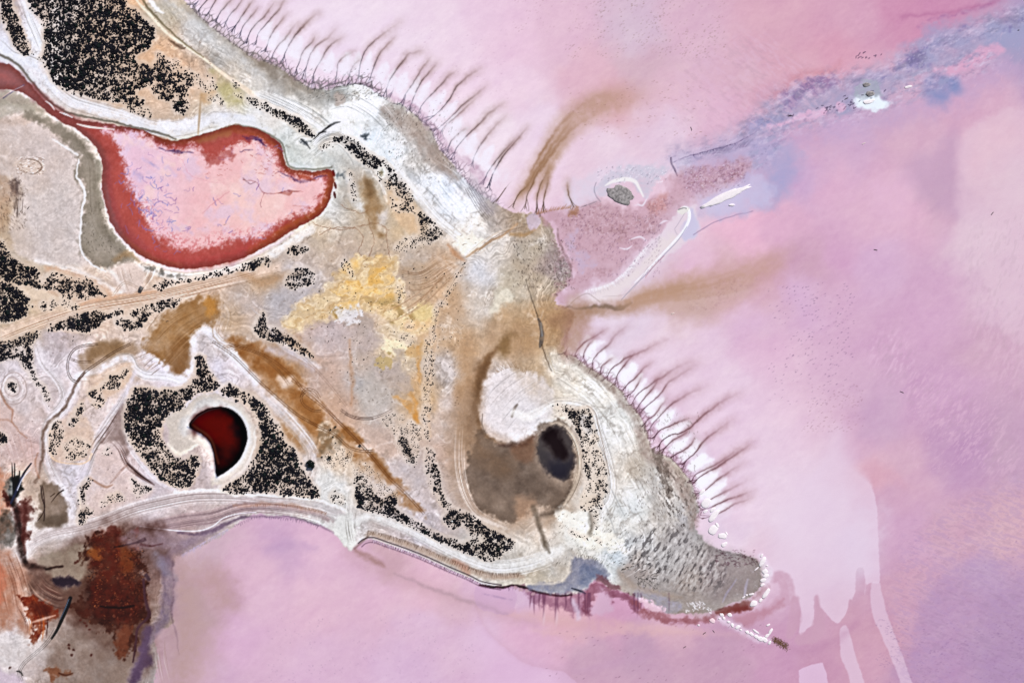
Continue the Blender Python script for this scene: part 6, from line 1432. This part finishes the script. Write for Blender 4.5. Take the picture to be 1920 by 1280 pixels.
def hz(x, y):
    """ground or water height at a photo pixel"""
    i = int(np.clip(np.searchsorted(gx, x), 0, NX - 1)); j = int(np.clip(np.searchsorted(gy, y), 0, NY - 1))
    return max(float(H[j, i]), 0.0)

# ---------------------------------------------------------------- scrub
def ico(sub):
    import bmesh
    bm = bmesh.new(); bmesh.ops.create_icosphere(bm, subdivisions=sub, radius=1.0)
    bm.verts.ensure_lookup_table()
    V = np.array([v.co[:] for v in bm.verts]); Fc = np.array([[v.index for v in f.verts] for f in bm.faces])
    bm.free()
    return V, Fc

def bush_variant(sub, seed, rough=.34):
    V, Fc = ico(sub)
    r_ = np.random.default_rng(seed)
    k = r_.normal(size=(7, 3)); ph = r_.uniform(0, 6.28, 7)
    disp = sum(np.sin(V @ (k[i] * 2.6) + ph[i]) for i in range(7)) / 7
    V = V * (1 + rough * 1.3 * disp[:, None] + rough * .55 * r_.normal(size=(len(V), 1)))
    V[:, 2] = np.where(V[:, 2] < -.25, -.25, V[:, 2]) * .8 + .2
    return V, Fc

VAR = [bush_variant(1, 300 + k) for k in range(8)]
Vs, Fs, base = [], [], 0
for k, (x, y, rad, place) in enumerate(rest):
    V, Fc = VAR[k % 8]
    a = brng.uniform(0, 6.28); ca, sa = math.cos(a), math.sin(a)
    s = rad * S * brng.uniform(1.1, 1.35)
    e = brng.uniform(.82, 1.2)
    W = np.column_stack([(V[:, 0] * ca - V[:, 1] * sa) * s * e, (V[:, 0] * sa + V[:, 1] * ca) * s / e, V[:, 2] * s * brng.uniform(.8, 1.15)])
    W += (float(wx(x)), float(wy(y)), hz(x, y) - .03)
    Vs.append(W); Fs.append(Fc + base); base += len(V)
o = add_mesh("scrub", np.concatenate(Vs), np.concatenate(Fs), M_SHRUB)
tag(o, "dark low saltbush scrub scattered and massed over the pale flats", "scrub", kind="stuff")

DET = []
for k in range(5):
    V, Fc = bush_variant(2, 500 + k, .3)
    me = add_mesh("shrub", V, Fc, M_SHRUB if k % 3 else M_SHRUB2)
    DET.append(me.data); bpy.data.objects.remove(me, do_unlink=True)
for k, (x, y, rad, place) in enumerate(single):
    o = bpy.data.objects.new("shrub", DET[k % 5]); COL.objects.link(o)
    o.location = (float(wx(x)), float(wy(y)), hz(x, y) - .03)
    s = rad * S * 1.2
    o.scale = (s * brng.uniform(.95, 1.15), s * brng.uniform(.95, 1.15), s * brng.uniform(.85, 1.1))
    o.rotation_euler = (0, 0, brng.uniform(0, 6.28))
    tag(o, "large saltbush " + place, "shrub", "large saltbushes " + place)

# trees and lone bushes that stand clear of the thickets: stems and leafy crowns
def leafy(name, x, y, rpx, label, cat, seed, n=260, lobes=7, group=None, height=1.0):
    r_ = np.random.default_rng(seed)
    root = bpy.data.objects.new(name, None); COL.objects.link(root)
    root.location = (float(wx(x)), float(wy(y)), hz(x, y) - .03)
    tag(root, label, cat, group)
    R = rpx * S
    hgt = R * height
    # trunk and limbs
    V, Fc = [], []
    def limb(a, b, ra, rb):
        a = np.array(a, float); b = np.array(b, float); d = b - a; d /= np.linalg.norm(d)
        u = np.cross(d, (.3, .2, 1.0)); u /= np.linalg.norm(u) + 1e-9; v = np.cross(d, u)
        s0 = len(V)
        for p, q in ((a, ra), (b, rb)):
            for t in range(6):
                V.append(p + q * (u * math.cos(t * 1.047) + v * math.sin(t * 1.047)))
        for t in range(6):
            Fc.append((s0 + t, s0 + (t + 1) % 6, s0 + 6 + (t + 1) % 6, s0 + 6 + t))
    limb((0, 0, -.1), (0, 0, hgt * .5), R * .09, R * .06)
    cents = []
    for k in range(lobes):
        a = k * 6.283 / lobes + r_.uniform(-.4, .4); rr_ = R * r_.uniform(.25, .68)
        c = np.array((rr_ * math.cos(a), rr_ * math.sin(a), hgt * r_.uniform(.55, 1.0)))
        cents.append((c, R * r_.uniform(.3, .45)))
        limb((0, 0, hgt * .3), c, R * .05, R * .015)
    cents.append((np.array((0, 0, hgt)), R * .45))
    add_mesh("trunk", V, Fc, M_BARK, root)
    V, Fc = [], []
    for k in range(n):
        c, cr = cents[k % len(cents)]
        d = r_.normal(size=3); d /= np.linalg.norm(d)
        p = c + d * cr * r_.uniform(.55, 1.08)
        p[2] = max(p[2], .12 * R)
        sz = R * r_.uniform(.09, .17)
        u = np.cross(d, r_.normal(size=3)); u /= np.linalg.norm(u); v = np.cross(d, u) + .5 * d
        s0 = len(V)
        V += [p - u * sz, p + v * sz * .8, p + u * sz, p - v * sz * .8]
        Fc.append((s0, s0 + 1, s0 + 2, s0 + 3))
    add_mesh("crown", V, Fc, M_SHRUB2 if seed % 2 else M_SHRUB, root)
    return root

leafy("tree", 585, 868, 9.5, "big black-green tree on the white salt beside the eastern scrub crescent", "tree", 3, 620, 10, height=.9)
leafy("bush", 676, 834, 3.4, "lone round bush in a white halo between the merging wheel tracks", "bush", 4, 200, 6)
leafy("bush", 630, 799.5, 2.9, "round bush on the brown gully, upper of a close pair", "bush", 5, 160, 6)
leafy("bush", 621, 804.5, 2.5, "round bush on the brown gully, lower of a close pair", "bush", 6, 160, 6)
leafy("bush", 625, 818, 2.2, "small bush on the grey-brown silt patch below the close pair", "bush", 7, 140, 5)
leafy("bush", 630, 829.5, 2.0, "smallest bush on the silt patch, beside the pale speckled ground", "bush", 8, 140, 5)
leafy("bush", 619, 857, 4.4, "dark double bush at the edge of the pale speckled ground", "bush", 9, 240, 7)
leafy("bush", 605, 855.5, 2.6, "small dark bush between the big tree and the double bush", "bush", 10, 140, 5)
leafy("bush", 566.5, 867, 2.8, "narrow upright bush close beside the big black-green tree", "bush", 12, 140, 5)

# ---------------------------------------------------------------- salt and mud forms on the lake bed
def slab(name, x, y, a_px, b_px, ang, h, mat, label, cat, group=None, seed=0, n=14, z=None):
    r_ = np.random.default_rng(seed + int(x * 7 + y))
    prof = ((1.0, -.3), (1.0, .45), (.82, .85), (.45, 1.0))
    V, Fc = [], []
    rad = 1 + .16 * r_.normal(size=n); rad = (rad + np.roll(rad, 1)) / 2
    ca, sa = math.cos(math.radians(ang)), math.sin(math.radians(ang))
    for q, hh in prof:
        for t in range(n):
            th = t * 2 * math.pi / n
            u = a_px * S * math.cos(th) * rad[t] * q; v = b_px * S * math.sin(th) * rad[t] * q
            V.append((u * ca - v * sa, u * sa + v * ca, h * hh * (1 + .18 * r_.normal() if hh > .5 else 1)))
    V.append((0, 0, h))
    for k in range(len(prof) - 1):
        for t in range(n):
            Fc.append((k * n + t, k * n + (t + 1) % n, (k + 1) * n + (t + 1) % n, (k + 1) * n + t))
    m0 = (len(prof) - 1) * n
    for t in range(0, n, 2):
        Fc.append((m0 + t, m0 + (t + 1) % n, m0 + (t + 2) % n, len(V) - 1))
    o = add_mesh(name, V, Fc, mat, loc=(float(wx(x)), float(wy(y)), hz(x, y) if z is None else z))
    tag(o, label, cat, group)
    return o

G1 = "white salt slab in the row hugging the blunt tip of the spit"
for x, y, a, b, an in ((1428,1041,4,1.8,58),(1429.5,1053,11,4.5,56),(1418,1066,5,1.5,40),(1434,1071,6,5,50),(1436,1079,6,4,30),(1431,1087,6,3.5,20),(1429,1096,4.5,2.6,30),(1438,1060,2,1.5,0)):
    slab("salt_lump", x, y, a, b, an, .5, M_SALT, G1, "salt slab", "salt slabs at the spit's blunt tip")
G2 = "white salt slab beside the dark red channel below the spit's tip"
for x, y, a, b, an in ((1436,1112,11,4,52),(1413,1131,7,5,25),(1426,1125,4,2.5,50),(1409,1113,5.5,2.3,10),(1400,1115,2.5,2,20),(1394,1119,4,1.6,35)):
    slab("salt_lump", x, y, a, b, an, .5, M_SALT, G2, "salt slab", "salt slabs by the dark red channel")
G3 = "small white salt lump in the line trailing below the dark red channel"
for x, y, a, b, an in ((1353,1152,4.5,3.6,-40),(1357,1158,3.5,2.6,-60),(1368,1152,5,3.6,-20),(1366,1165,3,2,0),(1373,1171,4,3,-60),(1383,1175,5.5,3.4,25),(1389,1180,2.4,1.6,0),(1349,1159,2,1.6,0),(1401,1184,4,3,-30),(1409,1188,5,3,-30),(1417,1183,7,1.8,-38),(1418,1193,5,3,-20),(1426,1197,7,4,-30),(1433,1199,6,4.5,-25),(1443,1204,4,2.4,65),(1444,1184,7,2.6,58),(1438,1191,5,3,40),(1440,1171,4,1.8,25),(1310,1171,2.5,2,0)):
    slab("salt_lump", x, y, a, b, an, .45, M_SALT, G3, "salt slab", "salt lumps trailing below the spit")
slab("salt_lump", 1336, 1163, 6, 4.5, -20, .4, M_SALTP, "pinkish flat salt slab at the end of the trail of salt lumps", "salt slab")
G4 = "white salt slab wedged between the plume roots on the eastern shore"
for x, y, a, b, an in ((1323,943,11,8,52),(1338,967,13,6,48),(1336,955,6,3,35),(1323,958,4.5,3,30),(1338,992,9,7,40),(1345,984,5,2.5,-60),(1354,1004,8,5.5,-20),(1358,1020,7,4,35),(1362,1000,4,2,-60),(1316,922,7,3,40)):
    slab("salt_lump", x, y, a, b, an, .4, M_SALT, G4, "salt slab", "salt slabs among the eastern plume roots")
slab("salt_ridge", 1362, 368, 49, 7.0, 25, .45, M_SALT, "long bright white salt ridge on the pale lavender shelf", "salt ridge", n=40)
slab("salt_ridge", 1372, 384.5, 6, 2.4, 8, .6, M_SALT, "short white salt ridge below the long bright one", "salt ridge")
slab("salt_ridge", 1703, 163, 7.5, 2.6, 14, .35, M_SALT, "small crescent of white salt alone in the blue-violet seam", "salt ridge")
slab("salt_ridge", 1629, 191, 12, 4, 12, .5, M_SALT, "bright salt bank below the grey mounds in the seam", "salt ridge")
slab("mud_mound", 1162, 366, 24, 16, -18, .35, M_MUD, "dark grey crusted mound inside a white salt arc", "mound", n=24)
slab("mud_mound", 1632, 176.5, 9, 5, 8, .7, M_MUD, "lower dark mound above the bright salt bank in the seam", "mound", n=18)
slab("mud_mound", 1624, 159, 8, 4, 5, .6, M_MUD, "upper dark mound above the bright salt bank in the seam", "mound", n=18)
slab("rock", 848, 976, 1.6, 1.4, 0, .8, M_ROCK, "pale rock in the middle of the round scrub ring", "rock")

# ---------------------------------------------------------------- driftwood
def stick(x, y, l_px, ang, label, mat=M_WOOD, w=.28, twig=True, group=None):
    r_ = random.Random(int(x + y))
    V, Fc = [], []
    def tube(p, q, ra, rb):
        d = np.array(q) - np.array(p); d = d / np.linalg.norm(d)
        u = np.cross(d, (0, 0, 1)); u /= np.linalg.norm(u); v = np.cross(u, d)
        s0 = len(V)
        for c, rr_ in ((p, ra), (q, rb)):
            for t in range(6): V.append(np.array(c) + rr_ * (u * math.cos(t * 1.047) + v * math.sin(t * 1.047)))
        for t in range(6): Fc.append((s0 + t, s0 + 6 + t, s0 + 6 + (t + 1) % 6, s0 + (t + 1) % 6))
    L = l_px * S
    tube((-L / 2, 0, .15), (0, L * .04, .22), w, w * .85)
    tube((0, L * .04, .22), (L / 2, -L * .02, .18), w * .85, w * .4)
    if twig: tube((L * .05, L * .03, .22), (L * .3, L * .2 * r_.choice((-1, 1)), .5), w * .5, w * .2)
    o = add_mesh("driftwood_log", V, Fc, mat, loc=(float(wx(x)), float(wy(y)), hz(x, y)))
    o.rotation_euler = (0, 0, math.radians(ang))
    tag(o, label, "driftwood", group)

stick(1861, 400, 7, 48, "black driftwood log alone on the palest pink brine", w=.32)
stick(1642, 468.5, 7, -8, "black driftwood log on open pink brine, lying nearly level", w=.3)
stick(1620, 269, 7, 25, "bleached white branch on the pink brine south of the grey mounds", M_WOODP, .35)
stick(1482, 217, 7, -3, "short black log at the edge of the pink strip in the seam", w=.42, twig=False)
stick(1587, 185, 7, 30, "black driftwood beside the pale halo of the grey mounds", w=.35)
stick(1691, 735, 8, -25, "dark forked twig on the mauve brine by the ruffled pink streaks", w=.25)
stick(1321, 1186, 7, 40, "dark branch on the pink brine beneath the pinkish salt slab", w=.3)
stick(1338, 1183, 6, -55, "dark twig next to the trail of salt lumps, steeply tilted", w=.22)
stick(1284, 1212, 6, 35, "dark branch on the plain pink brine below the rusty channel", w=.28)
stick(1296, 242, 8, -75, "thin dark branch upright beside the old drift line", w=.24)
stick(55, 390, 6, 50, "short black log lying on the pale clay pan", w=.34, twig=False)
stick(315, 602, 5, 22, "short dark log lying on the brown wet clay", w=.3, twig=False)
stick(1910, 57, 3, 10, "tiny black log in the blue end of the seam", w=.4, twig=False)
stick(1262, 587.5, 6, 22, "bleached white stick off the mouth of the brown plume", M_WOODP, .4, False)

# dry tuft at the end of the salt trail
r_ = np.random.default_rng(8)
V, Fc = [], []
for k in range(420):
    t = r_.beta(1.3, 1.2)
    cx, cy = -14 + 26 * t + r_.normal() * 2.2, 6 - 15 * t + r_.normal() * 3.2
    a = r_.uniform(0, 6.28); l = r_.uniform(.8, 2.2); hgt = r_.uniform(.25, .8)
    p = np.array((cx * S, cy * S, -.05)); q = p + (l * math.cos(a), l * math.sin(a), hgt)
    w_ = np.array((-math.sin(a), math.cos(a), 0)) * .11
    s0 = len(V)
    V += [p - w_, p + w_, q + w_ * .5, q - w_ * .5]; Fc.append((s0, s0 + 1, s0 + 2, s0 + 3))
o = add_mesh("scrub_tuft", V, Fc, M_TUFT, loc=(float(wx(1464)), float(wy(1203)), 0.0))
tag(o, "dry rust-brown tuft of scrub beyond the last salt lump", "scrub tuft")

# ---------------------------------------------------------------- small dark hut by the road
hut = bpy.data.objects.new("hut", None); COL.objects.link(hut)
hut.location = (float(wx(266.5)), float(wy(541.5)), hz(266.5, 541.5) - .05)
hut.rotation_euler = (0, 0, math.radians(62))
tag(hut, "small dark square hut on the white pad between pond and road", "hut")
L, Wd, Ht, Rg = 1.75, 1.35, 2.0, 2.6
def bx(name, x0, x1, y0, y1, z0, z1, mat, par):
    V = [(x, y, z) for z in (z0, z1) for y in (y0, y1) for x in (x0, x1)]
    return add_mesh(name, V, [(0, 2, 3, 1), (4, 5, 7, 6), (0, 1, 5, 4), (2, 6, 7, 3), (0, 4, 6, 2), (1, 3, 7, 5)], mat, par)
bx("wall", -L, L, -Wd, Wd, -.2, Ht, M_WALL, hut)
for s in (-1, 1):
    y0, y1 = 0.0, s * (Wd + .25)
    V = [(-L - .2, y0, Rg), (L + .2, y0, Rg), (L + .2, y1, Ht - .12), (-L - .2, y1, Ht - .12), (-L - .2, y0, Rg + .07), (L + .2, y0, Rg + .07), (L + .2, y1, Ht - .05), (-L - .2, y1, Ht - .05)]
    add_mesh("roof_panel", V, [(0, 1, 2, 3), (4, 7, 6, 5), (0, 4, 5, 1), (1, 5, 6, 2), (2, 6, 7, 3), (3, 7, 4, 0)], M_ROOF if s > 0 else M_WALL, hut)
bx("ridge_cap", -L - .22, L + .22, -.09, .09, Rg + .02, Rg + .11, M_ROOF, hut)
bx("door", -.45, .45, Wd + .002, Wd + .05, -.1, 1.75, M_ROOF, hut)
